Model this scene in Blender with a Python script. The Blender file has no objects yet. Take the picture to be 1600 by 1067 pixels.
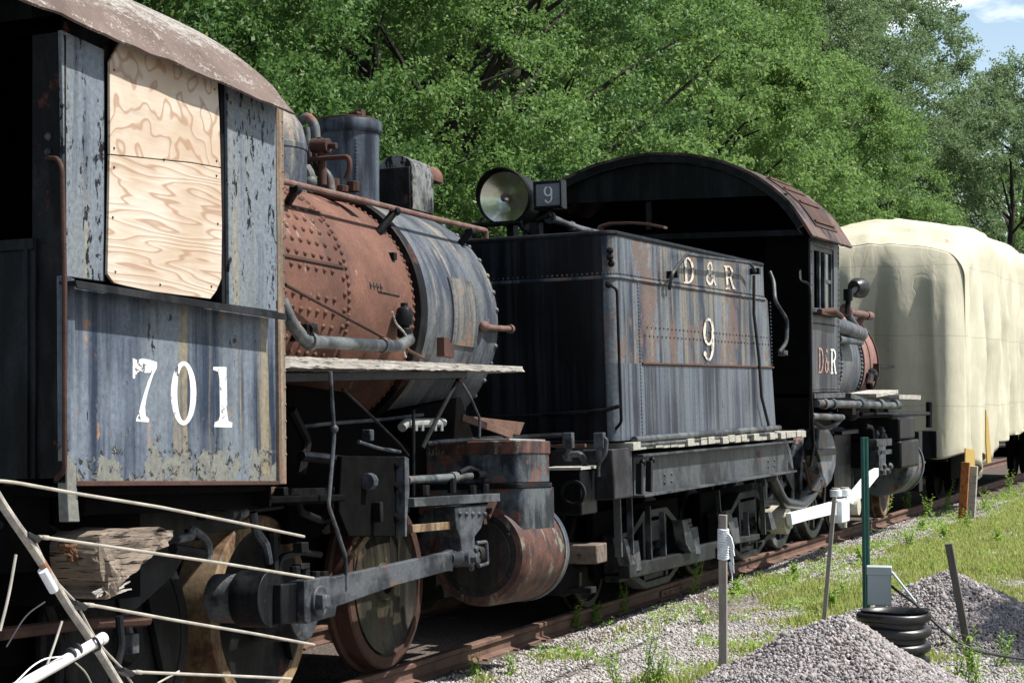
import bpy, bmesh, math, random
import numpy as np
from mathutils import Vector, Matrix, noise
random.seed(7); rng = np.random.default_rng(7)
R = math.radians
sc = bpy.context.scene
col = sc.collection
# ---------------------------------------------------------------- camera
F = 3000.0; CX, CY = 800.0, 533.5
CAM = Vector((6.45, 0.0, 1.9))
PITCH = math.atan((599 - CY) / F); YAW = math.atan(1250 / F)
fw = Vector((-math.sin(YAW) * math.cos(PITCH), math.cos(YAW) * math.cos(PITCH), math.sin(PITCH)))
rt = Vector((math.cos(YAW), math.sin(YAW), 0)); up = rt.cross(fw)
cd = bpy.data.cameras.new('camera'); cam = bpy.data.objects.new('camera', cd); col.objects.link(cam)
cam.matrix_world = Matrix(((rt.x, up.x, -fw.x, CAM.x), (rt.y, up.y, -fw.y, CAM.y), (rt.z, up.z, -fw.z, CAM.z), (0, 0, 0, 1)))
cd.sensor_width = 36; cd.lens = F / 1600 * 36; cd.clip_end = 3000; cd.clip_start = .05
sc.camera = cam
def ray(px, py): return rt * ((px - CX) / F) + up * ((CY - py) / F) + fw
# ---------------------------------------------------------------- object helpers
def tag(o, label=None, cat=None, group=None, kind=None):
    if label: o['label'] = label
    if cat: o['category'] = cat
    if group: o['group'] = group
    if kind: o['kind'] = kind
    return o
class Thing:
    """an Empty with a pose; places measured points on planes of its own frame"""
    def __init__(s, name, loc=(0, 0, 0), rx=0, ry=0, rz=0, label=None, cat=None, group=None):
        s.o = bpy.data.objects.new(name, None); col.objects.link(s.o)
        s.o.empty_display_size = .2
        s.M = Matrix.Translation(loc) @ Matrix.Rotation(R(rz), 4, 'Z') @ Matrix.Rotation(R(rx), 4, 'X') @ Matrix.Rotation(R(ry), 4, 'Y')
        s.o.matrix_world = s.M; s.I = s.M.inverted(); s.c = s.I @ CAM
        tag(s.o, label, cat, group)
    def d(s, px, py): return s.I.to_3x3() @ ray(px, py)
    def p(s, px, py, x):
        d = s.d(px, py); return s.c + d * ((x - s.c.x) / d.x)
    def q(s, px, py, y):
        d = s.d(px, py); return s.c + d * ((y - s.c.y) / d.y)
    def h(s, px, py, z):
        d = s.d(px, py); return s.c + d * ((z - s.c.z) / d.z)
    def w(s, *v): return s.I @ Vector(v)
    def cyl(s, px, py, r, zc):
        d = s.d(px, py); ox, oz = s.c.x, s.c.z - zc
        A = d.x**2 + d.z**2; B = 2 * (ox * d.x + oz * d.z); Cc = ox**2 + oz**2 - r * r
        D = max(B * B - 4 * A * Cc, 0); return s.c + d * ((-B - math.sqrt(D)) / (2 * A))
def V(*a): return Vector(a)
class MB:
    def __init__(s): s.v = []; s.f = []; s.k = []
    def add(s, vs, fs):
        n = len(s.v); s.k.append((n, len(s.f))); s.v += [tuple(v) for v in vs]; s.f += [tuple(i + n for i in f) for f in fs]; return s
    def box(s, c, d, rot=None):
        c = Vector(c); vs = []
        for i in (-.5, .5):
            for j in (-.5, .5):
                for k in (-.5, .5):
                    v = Vector((i * d[0], j * d[1], k * d[2]))
                    if rot: v = rot @ v
                    vs.append(c + v)
        return s.add(vs, [(0, 1, 3, 2), (4, 6, 7, 5), (0, 4, 5, 1), (2, 3, 7, 6), (0, 2, 6, 4), (1, 5, 7, 3)])
    def bb(s, x0, x1, y0, y1, z0, z1): return s.box(((x0 + x1) / 2, (y0 + y1) / 2, (z0 + z1) / 2), (abs(x1 - x0), abs(y1 - y0), abs(z1 - z0)))
    def bar(s, a, b, w, h, upv=(0, 0, 1)):
        a = Vector(a); b = Vector(b); d = (b - a); L = d.length; d.normalize()
        u = Vector(upv); x = d.cross(u)
        if x.length < 1e-4: x = d.cross(Vector((1, 0, 0)))
        x.normalize(); z = x.cross(d)
        m = Matrix((x, d, z)).transposed()
        return s.box((a + b) / 2, (w, L, h), m)
    def tube(s, pts, r, n=10, cap=True, closed=False):
        pts = [Vector(p) for p in pts]; m = len(pts); rr = r if isinstance(r, (list, tuple)) else [r] * m
        vs = []; fs = []; pn = None
        for i, p in enumerate(pts):
            if closed: t = pts[(i + 1) % m] - pts[i - 1]
            elif i == 0: t = pts[1] - p
            elif i == m - 1: t = p - pts[i - 1]
            else: t = (pts[i + 1] - p).normalized() + (p - pts[i - 1]).normalized()
            t.normalize()
            if pn is None:
                a = t.orthogonal().normalized()
            else:
                a = pn - t * pn.dot(t)
                a = a.normalized() if a.length > 1e-5 else t.orthogonal().normalized()
            pn = a; b = t.cross(a)
            for k in range(n):
                an = 2 * math.pi * k / n
                vs.append(p + (a * math.cos(an) + b * math.sin(an)) * rr[i])
        for i in range(m if closed else m - 1):
            for k in range(n):
                j = (i + 1) % m
                fs.append((i * n + k, i * n + (k + 1) % n, j * n + (k + 1) % n, j * n + k))
        if cap and not closed:
            fs.append(tuple(range(n))[::-1]); fs.append(tuple((m - 1) * n + k for k in range(n)))
        return s.add(vs, fs)
    def lathe(s, o, axis, prof, n=32, cap0=True, cap1=True, squash=1.0):
        o = Vector(o); ax = Vector(axis).normalized(); a = ax.orthogonal().normalized(); b = ax.cross(a); vs = []; fs = []
        for (r, t) in prof:
            for k in range(n):
                an = 2 * math.pi * k / n
                vs.append(o + ax * t + (a * math.cos(an) + b * math.sin(an)) * r)
        m = len(prof)
        for i in range(m - 1):
            for k in range(n):
                fs.append((i * n + k, i * n + (k + 1) % n, (i + 1) * n + (k + 1) % n, (i + 1) * n + k))
        if cap0: fs.append(tuple(range(n))[::-1])
        if cap1: fs.append(tuple((m - 1) * n + k for k in range(n)))
        return s.add(vs, fs)
    def cyl(s, a, b, r, n=20, r2=None):
        a = Vector(a); b = Vector(b); return s.lathe(a, b - a, [(r, 0), (r if r2 is None else r2, (b - a).length)], n)
    def ball(s, c, r, n=10, sx=1, sy=1, sz=1):
        vs = []; fs = []; m = max(4, n // 2)
        for i in range(1, m):
            t = math.pi * i / m
            for k in range(n):
                an = 2 * math.pi * k / n
                vs.append(Vector(c) + Vector((r * sx * math.sin(t) * math.cos(an), r * sy * math.sin(t) * math.sin(an), r * sz * math.cos(t))))
        vs.append(Vector(c) + Vector((0, 0, r * sz))); vs.append(Vector(c) - Vector((0, 0, r * sz)))
        T = len(vs) - 2
        for i in range(m - 2):
            for k in range(n): fs.append((i * n + k, (i + 1) * n + k, (i + 1) * n + (k + 1) % n, i * n + (k + 1) % n))
        for k in range(n):
            fs.append((T, k, (k + 1) % n)); fs.append((T + 1, (m - 2) * n + (k + 1) % n, (m - 2) * n + k))
        return s.add(vs, fs)
    def prism(s, pts, ext):
        pts = [Vector(p) for p in pts]; e = Vector(ext); n = len(pts)
        vs = pts + [p + e for p in pts]
        fs = [tuple(range(n)), tuple(range(n, 2 * n))[::-1]] + [(i, i + n, (i + 1) % n + n, (i + 1) % n) for i in range(n)]
        return s.add(vs, fs)
    def rivets(s, ps, r, nrm, hgt=.6, n=6):
        for i, p in enumerate(ps):
            nv = Vector(nrm[i]) if isinstance(nrm, list) else Vector(nrm)
            nv.normalize(); a = nv.orthogonal().normalized(); b = nv.cross(a); p = Vector(p); vs = []
            for (rr, hh) in ((1, 0), (.8, hgt * .6)):
                for k in range(n):
                    an = 2 * math.pi * k / n
                    vs.append(p + nv * (hh * r) + (a * math.cos(an) + b * math.sin(an)) * r * rr)
            vs.append(p + nv * hgt * r)
            fs = [(k, (k + 1) % n, n + (k + 1) % n, n + k) for k in range(n)] + [(n + k, n + (k + 1) % n, 2 * n) for k in range(n)]
            s.add(vs, fs)
        return s
    def each(s, name, m, parent=None, bevel=0, smooth=35):
        ks = s.k + [(len(s.v), len(s.f))]; out = []
        for (a, b), (c, d) in zip(ks[:-1], ks[1:]):
            t = MB(); t.v = s.v[a:c]; t.f = [tuple(i - a for i in f) for f in s.f[b:d]]; out.append(t.build(name, m, parent, bevel, smooth))
        return out
    def build(s, name, m, parent=None, bevel=0, smooth=35, sub=0, disp=None):
        me = bpy.data.meshes.new(name); me.from_pydata(s.v, [], s.f)
        bm = bmesh.new(); bm.from_mesh(me); bmesh.ops.recalc_face_normals(bm, faces=bm.faces); bm.to_mesh(me); bm.free()
        if m: me.materials.append(m)
        if smooth:
            me.shade_smooth(); me.set_sharp_from_angle(angle=R(smooth))
        o = bpy.data.objects.new(name, me); col.objects.link(o)
        if parent is not None:
            o.parent = parent.o if isinstance(parent, Thing) else parent
        if bevel:
            b = o.modifiers.new('bevel', 'BEVEL'); b.width = bevel; b.segments = 2; b.limit_method = 'ANGLE'; b.angle_limit = R(40)
        return o
def fast_mesh(name, verts, faces, k, m, parent=None, smooth=False):
    """verts (n,3) array, faces (m,k) array"""
    me = bpy.data.meshes.new(name); n = len(verts); nf = len(faces)
    me.vertices.add(n); me.vertices.foreach_set('co', np.asarray(verts, dtype=np.float32).ravel())
    me.loops.add(nf * k); me.loops.foreach_set('vertex_index', np.asarray(faces, dtype=np.int32).ravel())
    me.polygons.add(nf); me.polygons.foreach_set('loop_start', np.arange(0, nf * k, k, dtype=np.int32))
    me.polygons.foreach_set('loop_total', np.full(nf, k, dtype=np.int32))
    if smooth: me.polygons.foreach_set('use_smooth', np.ones(nf, dtype=bool))
    me.update(calc_edges=True); me.validate(); me.materials.append(m)
    o = bpy.data.objects.new(name, me); col.objects.link(o)
    if parent is not None: o.parent = parent.o if isinstance(parent, Thing) else parent
    return o
def bend(pts, r=.04, n=4):
    """round the corners of a polyline"""
    pts = [Vector(p) for p in pts]; out = [pts[0]]
    for i in range(1, len(pts) - 1):
        a, b, c = pts[i - 1], pts[i], pts[i + 1]
        d1 = (a - b); d2 = (c - b); rr = min(r, d1.length * .45, d2.length * .45)
        p1 = b + d1.normalized() * rr; p2 = b + d2.normalized() * rr
        for k in range(n + 1):
            t = k / n; out.append(p1 * (1 - t)**2 + b * 2 * t * (1 - t) + p2 * t * t)
    out.append(pts[-1]); return out
# ---------------------------------------------------------------- materials
class NT:
    def __init__(s, name):
        s.m = bpy.data.materials.new(name); s.m.use_nodes = True; s.t = s.m.node_tree; s.n = s.t.nodes; s.l = s.t.links
        s.b = s.n['Principled BSDF']; s.out = s.n['Material Output']; s.co = s.n.new('ShaderNodeTexCoord').outputs['Object']
    def L(s, a, b): s.l.new(a, b)
    def setin(s, sock, v):
        if hasattr(v, 'links'): s.l.new(v, sock)
        elif isinstance(v, (tuple, list)): sock.default_value = tuple(v) + ((1,) if len(v) == 3 and sock.type == 'RGBA' else ())
        else: sock.default_value = v
    def map(s, scale=(1, 1, 1), loc=(0, 0, 0), rot=(0, 0, 0), src=None):
        k = s.n.new('ShaderNodeMapping'); k.inputs['Scale'].default_value = scale; k.inputs['Location'].default_value = loc; k.inputs['Rotation'].default_value = rot
        s.L(src or s.co, k.inputs['Vector']); return k.outputs[0]
    def noise(s, scale=1, vec=None, detail=4, rough=.55, dist=0):
        k = s.n.new('ShaderNodeTexNoise'); k.inputs['Scale'].default_value = scale; k.inputs['Detail'].default_value = detail
        k.inputs['Roughness'].default_value = rough; k.inputs['Distortion'].default_value = dist
        s.L(vec or s.co, k.inputs['Vector']); return k.outputs['Fac']
    def vor(s, scale=1, vec=None, feat='F1', out='Distance', rnd=1):
        k = s.n.new('ShaderNodeTexVoronoi'); k.feature = feat; k.inputs['Scale'].default_value = scale; k.inputs['Randomness'].default_value = rnd
        s.L(vec or s.co, k.inputs['Vector']); return k.outputs[out]
    def wave(s, scale=1, vec=None, dist=3, detail=2, dscale=1, dirn='X', typ='BANDS'):
        k = s.n.new('ShaderNodeTexWave'); k.wave_type = typ; k.inputs['Scale'].default_value = scale; k.inputs['Distortion'].default_value = dist
        k.inputs['Detail'].default_value = detail; k.inputs['Detail Scale'].default_value = dscale
        if typ == 'BANDS': k.bands_direction = dirn
        s.L(vec or s.co, k.inputs['Vector']); return k.outputs['Fac']
    def ramp(s, f, a, b, c0=0., c1=1.):
        k = s.n.new('ShaderNodeMapRange'); s.setin(k.inputs['Value'], f); k.inputs['From Min'].default_value = a; k.inputs['From Max'].default_value = b
        k.inputs['To Min'].default_value = c0; k.inputs['To Max'].default_value = c1; return k.outputs[0]
    def mix(s, f, a, b, mode='MIX'):
        k = s.n.new('ShaderNodeMix'); k.data_type = 'RGBA'; k.blend_type = mode
        s.setin(k.inputs[0], f); s.setin(k.inputs[6], a); s.setin(k.inputs[7], b); return k.outputs[2]
    def math(s, op, a, b=0.):
        k = s.n.new('ShaderNodeMath'); k.operation = op; s.setin(k.inputs[0], a); s.setin(k.inputs[1], b); return k.outputs[0]
    def xyz(s, src=None):
        k = s.n.new('ShaderNodeSeparateXYZ'); s.L(src or s.co, k.inputs[0]); return k.outputs
    def bump(s, hgt, strength=.3, dist=.01):
        k = s.n.new('ShaderNodeBump'); k.inputs['Strength'].default_value = strength; k.inputs['Distance'].default_value = dist
        s.setin(k.inputs['Height'], hgt); s.L(k.outputs[0], s.b.inputs['Normal']); return k
    def fin(s, c=None, rough=.6, metal=0., spec=None):
        if c is not None: s.setin(s.b.inputs['Base Color'], c)
        s.setin(s.b.inputs['Roughness'], rough); s.setin(s.b.inputs['Metallic'], metal)
        if spec is not None: s.setin(s.b.inputs['Specular IOR Level'], spec)
        return s.m
def weathered(name, base, pale, rust=(.16, .06, .03), pale_amt=.5, rust_amt=.3, chip_amt=0., rough=.45, streak=(9, 9, .45), seed=0, tan=None, tan_amt=0., bump=.25, chipcol=(.012, .012, .014), peelz=None, spec=.24):
    t = NT(name); off = (seed * 3.1, seed * 1.7, seed * .9)
    st = t.noise(1, t.map(streak, off), 5, .62)
    st2 = t.noise(1, t.map((streak[0] * 3.2, streak[1] * 3.2, streak[2] * 1.5), off), 4, .6)
    big = t.noise(1.3, t.map(loc=off), 3, .5); fine = t.noise(38, None, 5, .7)
    f = t.math('ADD', t.math('MULTIPLY', st, .6), t.math('ADD', t.math('MULTIPLY', st2, .25), t.math('MULTIPLY', big, .25)))
    pale = t.mix(t.ramp(t.noise(1, t.map((streak[0] * .7, streak[1] * .7, streak[2] * 1.3), (off[0] + 7, off[1] + 2, off[2])), 4, .6), .42, .6), pale, (pale[0] * 1.1, pale[1] * 1.06, pale[2] * .93))
    c = t.mix(t.ramp(f, .585 - .09 * pale_amt - .045, .585 - .09 * pale_amt + .065), base, pale)
    if tan_amt:
        ts = t.noise(1, t.map((streak[0] * 1.2, streak[1] * 1.2, streak[2] * .8), (off[0] + 9, off[1] + 4, off[2])), 4, .6)
        c = t.mix(t.math('MULTIPLY', t.ramp(ts, .66 - .25 * tan_amt, .72 - .25 * tan_amt), .8), c, tan)
    rs = t.noise(1, t.map((streak[0] * 1.1, streak[1] * 1.1, streak[2] * 1.6), (off[0] + 3, off[1] + 8, off[2] + 2)), 6, .7)
    rb = t.noise(3.2, t.map(loc=(off[0] + 5, 0, 2)), 6, .75)
    rm = t.ramp(t.math('ADD', t.math('MULTIPLY', rs, .5), t.math('MULTIPLY', rb, .5)), (.62 - .2 * rust_amt), (.66 - .2 * rust_amt))
    rc = t.mix(t.noise(9, None, 5, .7), rust, tuple(min(1, v * 1.9 + .02) for v in rust))
    c = t.mix(t.math('MULTIPLY', rm, .85), c, rc)
    if chip_amt:
        ch = t.noise(1, t.map((30, 30, 15), off), 6, .66, .3); bigc = t.noise(1, t.map((7, 7, 1.1), (off[0] + 4, 1, 7)), 3, .5)
        cm = t.ramp(t.math('ADD', t.math('MULTIPLY', ch, .7), t.math('MULTIPLY', bigc, .4)), .705 - .12 * chip_amt, .715 - .12 * chip_amt)
        if peelz:
            zz = t.xyz()[2]; pn = t.noise(5, None, 7, .72, .4); edge = t.ramp(zz, peelz[0], peelz[1], .13, -.10)
            e1 = t.math('ADD', pn, edge); c = t.mix(t.ramp(e1, .60, .62), c, (.185, .19, .17)); pk = t.math('MULTIPLY', t.ramp(e1, .575, .59), t.ramp(e1, .64, .61))
            cm = t.math('MAXIMUM', cm, t.math('MULTIPLY', pk, t.ramp(t.noise(22, None, 3), .5, .56)))
        c = t.mix(cm, c, chipcol)
        t.bump(t.math('SUBTRACT', t.math('MULTIPLY', fine, .3), t.math('MULTIPLY', cm, .8)), bump * 2, .006)
    else:
        t.bump(t.math('ADD', t.math('MULTIPLY', fine, .5), t.math('MULTIPLY', big, 1.6)), bump, .01)
    c = t.mix(t.ramp(fine, .35, .75), c, t.mix(.5, c, (.0, .0, .0), 'MIX'))
    rg = t.math('ADD', rough - .08, t.math('ADD', t.math('MULTIPLY', rm, .35), t.math('MULTIPLY', fine, .18)))
    return t.fin(c, rg, 0, spec)
def rusty(name, a=(.13, .045, .025), b=(.26, .11, .065), dark=(.03, .018, .014), dark_amt=.35, rough=.8, pale=None, paleamt=0., scale=1, bump=.5):
    t = NT(name)
    n1 = t.noise(2.1 * scale, None, 7, .68); n2 = t.noise(7 * scale, t.map((1, 1, .5), (3, 1, 2)), 6, .7, .4); n3 = t.noise(45 * scale, None, 4, .7)
    c = t.mix(t.ramp(n1, .35, .65), a, b)
    c = t.mix(t.math('MULTIPLY', t.ramp(n2, .62 - .2 * dark_amt, .78 - .2 * dark_amt), .8), c, dark)
    if pale: c = t.mix(t.ramp(t.noise(5 * scale, t.map((1, 1, .4), (8, 3, 5)), 7, .72), .66 - .22 * paleamt, .7 - .2 * paleamt), c, pale)
    c = t.mix(t.ramp(n3, .4, .9), c, t.mix(.45, c, (0, 0, 0)))
    t.bump(t.math('ADD', n3, t.math('MULTIPLY', n2, .8)), bump, .006); return t.fin(c, rough, 0, .3)
def plain(name, c, rough=.5, metal=0., var=.25, scale=20, spec=.5, bump=.15):
    t = NT(name); n = t.noise(scale, None, 5, .65)
    t.bump(n, bump, .004)
    return t.fin(t.mix(t.ramp(n, .3, .7), tuple(v * (1 - var) for v in c), tuple(min(1, v * (1 + var)) for v in c)), t.ramp(n, 0, 1, max(0, rough - .08), rough + .12), metal, spec)
M = {}
M['cab'] = weathered('cab_paint', (.05, .065, .095), (.17, .20, .245), rust=(.22, .12, .06), pale_amt=.8, rust_amt=.18, rough=.52, tan=(.26, .22, .15), tan_amt=.34, streak=(5, 5, .35))
M['cabchip'] = weathered('chipped_cab_paint', (.025, .04, .07), (.165, .195, .23), pale_amt=1.0, rust_amt=.12, chip_amt=.78, rough=.5, tan=(.26, .24, .18), tan_amt=.42, streak=(6, 6, .4), seed=2, chipcol=(.006, .007, .010))
M['cabpanel'] = weathered('cab_lower_paint', (.020, .032, .058), (.15, .182, .23), rust=(.24, .13, .06), peelz=(1.43, 1.62), pale_amt=.85, rust_amt=.2, chip_amt=.14, rough=.5, tan=(.27, .23, .15), tan_amt=.36, streak=(4.2, 4.2, .3), seed=1)
M['black'] = weathered('black_paint', (.004, .0045, .0055), (.016, .018, .022), rust=(.03, .014, .01), pale_amt=.3, rust_amt=.08, spec=.14, rough=.42, streak=(5, 5, 1.2))
M['blackrust'] = weathered('rust_flecked_black', (.005, .0052, .006), (.02, .021, .024), rust=(.055, .022, .015), pale_amt=.25, rust_amt=.3, spec=.14, rough=.55, streak=(4, 4, 2))
M['rearshade'] = weathered('tender_rear_shade', (.003, .0034, .005), (.016, .02, .028), rust=(.03, .015, .012), pale_amt=.22, rust_amt=.05, rough=.3, streak=(8, 8, .25), bump=.12)  # darker copy of the tender paint for its shaded rear
M['shadeblack'] = plain('deep_shade_black', (.0036, .0035, .0036), .85, 0, .5, 9, .04)  # near-black base stands in for deep shade below and inside
M['steel'] = weathered('rod_steel', (.018, .022, .028), (.085, .095, .11), rust=(.10, .045, .03), pale_amt=.6, rust_amt=.22, rough=.5, streak=(5, 3, 5), seed=4)
M['tender'] = weathered('tender_side', (.012, .02, .042), (.13, .155, .19), rust=(.10, .07, .058), pale_amt=.5, rust_amt=.55, rough=.42, tan=(.22, .19, .14), tan_amt=.55, streak=(3.6, 3.6, .32), seed=5)
M['tenderlow'] = weathered('tender_side_low', (.010, .014, .030), (.105, .13, .17), rust=(.05, .03, .04), pale_amt=.6, rust_amt=.16, rough=.4, streak=(8, 8, .18), seed=6)
M['smoke'] = weathered('smokebox_paint', (.042, .052, .072), (.115, .13, .15), rust=(.13, .075, .055), pale_amt=.75, rust_amt=.25, rough=.5, tan=(.26, .22, .17), tan_amt=.28, streak=(2, 7, 2), seed=7)
M['rust'] = rusty('boiler_rust', (.085, .038, .026), (.165, .078, .053), dark=(.045, .028, .022), dark_amt=.3, pale=(.25, .17, .14), paleamt=.2)
M['rustdark'] = rusty('dark_rust', (.035, .018, .013), (.085, .04, .028), dark_amt=.5)
M['railrust'] = rusty('rail_rust', (.09, .05, .036), (.17, .10, .075), dark_amt=.15, scale=2)
M['cylp'] = rusty('cylinder_patchy', (.07, .03, .022), (.15, .065, .047), (.014, .017, .022), .95, .6, pale=(.17, .17, .13), paleamt=.42, scale=1.6)
M['casing'] = weathered('chest_paint', (.014, .018, .025), (.085, .105, .125), rust=(.12, .047, .032), pale_amt=.6, rust_amt=.5, rough=.5, streak=(5, 5, 3), seed=8)
M['tread'] = weathered('tyre_tread', (.10, .06, .035), (.26, .19, .12), rust=(.13, .07, .04), pale_amt=.7, rust_amt=.2, rough=.7, streak=(3, 6, 2), seed=9)
M['pipe'] = weathered('grey_pipe', (.03, .036, .042), (.12, .135, .145), rust=(.14, .055, .04), pale_amt=.6, rust_amt=.25, rough=.5, streak=(4, 4, 4), seed=3)
M['railpipe'] = rusty('handrail_rust', (.10, .05, .04), (.2, .13, .11), dark_amt=.2, scale=3)
# roof: brown rust with lichen
t = NT('roof_rust'); n1 = t.noise(2.5, None, 6, .7); n2 = t.noise(9, t.map((1, .6, 1)), 8, .78); n3 = t.noise(60, None, 3, .7)
x, y, z = t.xyz()
hi = t.ramp(z, 3.45, 3.62)
c = t.mix(t.ramp(n1, .35, .65), (.085, .062, .053), (.145, .11, .095))
c = t.mix(t.math('MULTIPLY', t.ramp(t.math('ADD', t.math('ADD', t.math('MULTIPLY', n2, .55), t.math('MULTIPLY', n3, .5)), t.math('MULTIPLY', hi, .10)), .575, .635), .8), c, (.33, .325, .30))
t.bump(t.math('ADD', n2, n3), .5, .008); M['roof'] = t.fin(c, .85, 0, .2)
def ply(name, swirl, seed):
    t = NT(name)
    m = t.map((1, .35, 3.2) if not swirl else (1, .9, .8), (0, seed, seed)); 
    d = t.noise(2.0 if swirl else 1.1, m, 3, .5)
    k = t.n.new('ShaderNodeMath'); k.operation = 'SINE'; t.L(t.math('MULTIPLY', d, 85 if swirl else 135), k.inputs[0])
    g = k.outputs[0]
    patch = t.noise(2.4, t.map((1, 1, 1.6), (4, seed, 1)), 3, .5)
    fiber = t.noise(1, t.map((30, 5, 90) , (0, seed, 0)), 4, .6)
    c = t.mix(t.ramp(patch, .38, .62), (.52, .46, .385), (.43, .345, .26))
    c = t.mix(t.math('MULTIPLY', t.ramp(g, .72, 1), .7), c, (.27, .155, .09))
    c = t.mix(t.math('MULTIPLY', t.ramp(fiber, .5, .72), .35), c, (.40, .27, .18))
    kn = t.vor(2.3, t.map((1, 1, 1.2), (1, seed * 2, 5)))
    c = t.mix(t.ramp(kn, .06, .03), c, (.24, .10, .04))
    c = t.mix(t.math('MULTIPLY', t.ramp(t.noise(6, t.map((1, .4, 2), (seed, 0, 3)), 6, .7), .6, .7), .5), c, (.33, .30, .27))
    t.bump(t.math('ADD', g, fiber), .25, .002); return t.fin(c, .75, 0, .2)
M['plyA'] = ply('plywood_swirl', True, 1.3); M['plyB'] = ply('plywood_long', False, 4.1)
def wood(name, a, b, dark, sc_=(3, 3, 60), rough=.85, crack=.5, bump=.8):
    t = NT(name); g = t.noise(1, t.map(sc_), 6, .7); n = t.noise(6, None, 5, .65); cr = t.noise(1, t.map(tuple(v * 1.7 for v in sc_), (5, 5, 5)), 5, .7)
    c = t.mix(t.ramp(g, .35, .65), a, b); c = t.mix(t.ramp(cr, .62 - .1 * crack, .7 - .1 * crack), c, dark); c = t.mix(t.math('MULTIPLY', t.ramp(n, .5, .75), .45), c, dark)
    t.bump(t.math('SUBTRACT', g, t.math('MULTIPLY', t.ramp(cr, .6, .7), 1.)), bump, .012); return t.fin(c, rough, 0, .2)
M['oldwood'] = wood('weathered_board', (.30, .28, .25), (.46, .44, .40), (.07, .06, .055), (6, 4, 70))
M['deckwood'] = wood('deck_plank', (.30, .29, .25), (.44, .43, .38), (.09, .08, .07), (5, 30, 30), crack=.2)
M['rot'] = wood('rotten_timber', (.14, .11, .085), (.25, .205, .165), (.02, .015, .012), (3, 4, 46), crack=.7, bump=1)
M['rotend'] = rusty('crumbled_wood', (.13, .06, .03), (.28, .16, .09), (.015, .01, .008), .9, .9, scale=5, bump=1)
M['tie'] = wood('sleeper_wood', (.11, .085, .07), (.2, .16, .135), (.03, .025, .02), (5, 30, 10))
M['stake'] = wood('stake_wood', (.22, .20, .18), (.32, .29, .26), (.10, .09, .08), (40, 40, 3), crack=.1, bump=.3)
M['stakedark'] = wood('dark_stake_wood', (.085, .078, .07), (.13, .12, .11), (.04, .035, .03), (40, 40, 3), crack=.1, bump=.3)
# painted lettering, worn
def letter(name, c, wear=.35):
    t = NT(name); n = t.noise(14, None, 8, .75); n2 = t.noise(1, t.map((9, 9, 1)), 4, .6)
    cc = t.mix(t.ramp(n2, .35, .7), c, tuple(v * .75 for v in c)); cc = t.mix(t.ramp(n, .635 - .22 * wear, .66 - .22 * wear), cc, (.07, .075, .09)); return t.fin(cc, .55, 0, .4)
M['white'] = letter('white_lettering', (.72, .74, .72), .3); M['letterold'] = letter('worn_lettering', (.62, .56, .46), .45)
M['letterpink'] = letter('pink_worn_lettering', (.45, .25, .19), .6)
M['whitepaint'] = plain('white_rod_paint', (.70, .74, .78), .4, 0, .08, 6)
M['cream'] = rusty('cream_rust', (.45, .42, .33), (.55, .52, .44), (.15, .07, .04), .35, .6, scale=6)
M['alu'] = plain('antenna_metal', (.42, .39, .33), .45, .35, .25, 12)
M['boom'] = weathered('boom_paint', (.30, .28, .25), (.45, .43, .40), rust=(.22, .09, .04), pale_amt=.7, rust_amt=.3, rough=.5, streak=(9, 9, 9))
M['whitepole'] = plain('white_pole', (.62, .61, .58), .45, 0, .12, 8)
M['rubber'] = plain('black_plastic', (.012, .012, .013), .35, 0, .3, 30)
M['cable'] = plain('cable_black', (.02, .02, .022), .45)
M['boxgrey'] = plain('box_grey', (.36, .41, .42), .45, 0, .08, 5)
M['green'] = plain('green_post', (.012, .085, .07), .4, 0, .2, 9)
M['glass'] = None
t = NT('lamp_glass'); n = t.noise(5, None, 3, .5); x, y, z = t.xyz()
c = t.mix(t.ramp(n, .4, .6), (.42, .44, .22), (.6, .62, .54)); t.fin(c, .22, .75, .8); M['lens'] = t.m
t = NT('window_glass'); t.fin((.02, .025, .03), .12, 0, .8); M['glass'] = t.m
M['chrome'] = plain('bright_metal', (.6, .6, .58), .25, 1, .1)
t = NT('number_glass'); t.fin(t.mix(t.noise(6, None, 5, .6), (.05, .06, .07), (.2, .22, .24)), .3, 0, .6); M['numglass'] = t.m
# tarp
t = NT('tarp_cloth'); n = t.noise(1.1, None, 5, .6); n2 = t.noise(1, t.map((3, 3, .4)), 5, .65); w = t.noise(9, None, 4, .6)
x, y, z = t.xyz()
c = t.mix(t.ramp(n, .35, .65), (.43, .41, .31), (.52, .50, .385)); c = t.mix(t.math('MULTIPLY', t.ramp(n2, .55, .75), .35), c, (.40, .36, .24))
c = t.mix(t.math('MULTIPLY', t.ramp(t.noise(3.5, t.map((1, 1, .35), (4, 4, 4)), 6, .72), .66, .72), .8), c, (.26, .15, .08))
sm = t.math('FRACT', t.math('MULTIPLY', t.math('ADD', z, t.math('MULTIPLY', n, .12)), .93)); c = t.mix(t.math('MULTIPLY', t.ramp(t.math('ABSOLUTE', t.math('SUBTRACT', sm, .5)), .012, .004), .35), c, (.22, .20, .13))
c = t.mix(t.math('MULTIPLY', t.ramp(t.noise(1, t.map((1.1, 1.1, .5), (6, 1, 2)), 6, .7), .5, .68), .35), c, (.34, .335, .26))
cr_ = t.noise(1, t.map((2.2, 2.2, .5), (1, 2, 3)), 3, .55, .5); cr2 = t.math('ABSOLUTE', t.math('SUBTRACT', cr_, .5)); t.bump(t.math('ADD', t.math('MULTIPLY', n, .6), t.math('ADD', t.math('MULTIPLY', w, .12), t.math('MULTIPLY', t.ramp(cr2, 0, .05), .10))), .45, .05); t.fin(c, .75, 0, .25); M['tarp'] = t.m
t = NT('tarp_lining'); t.fin(t.mix(t.noise(3, None, 3), (.33, .22, .06), (.42, .30, .10)), .8, 0, .2); M['tarpyellow'] = t.m
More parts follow.
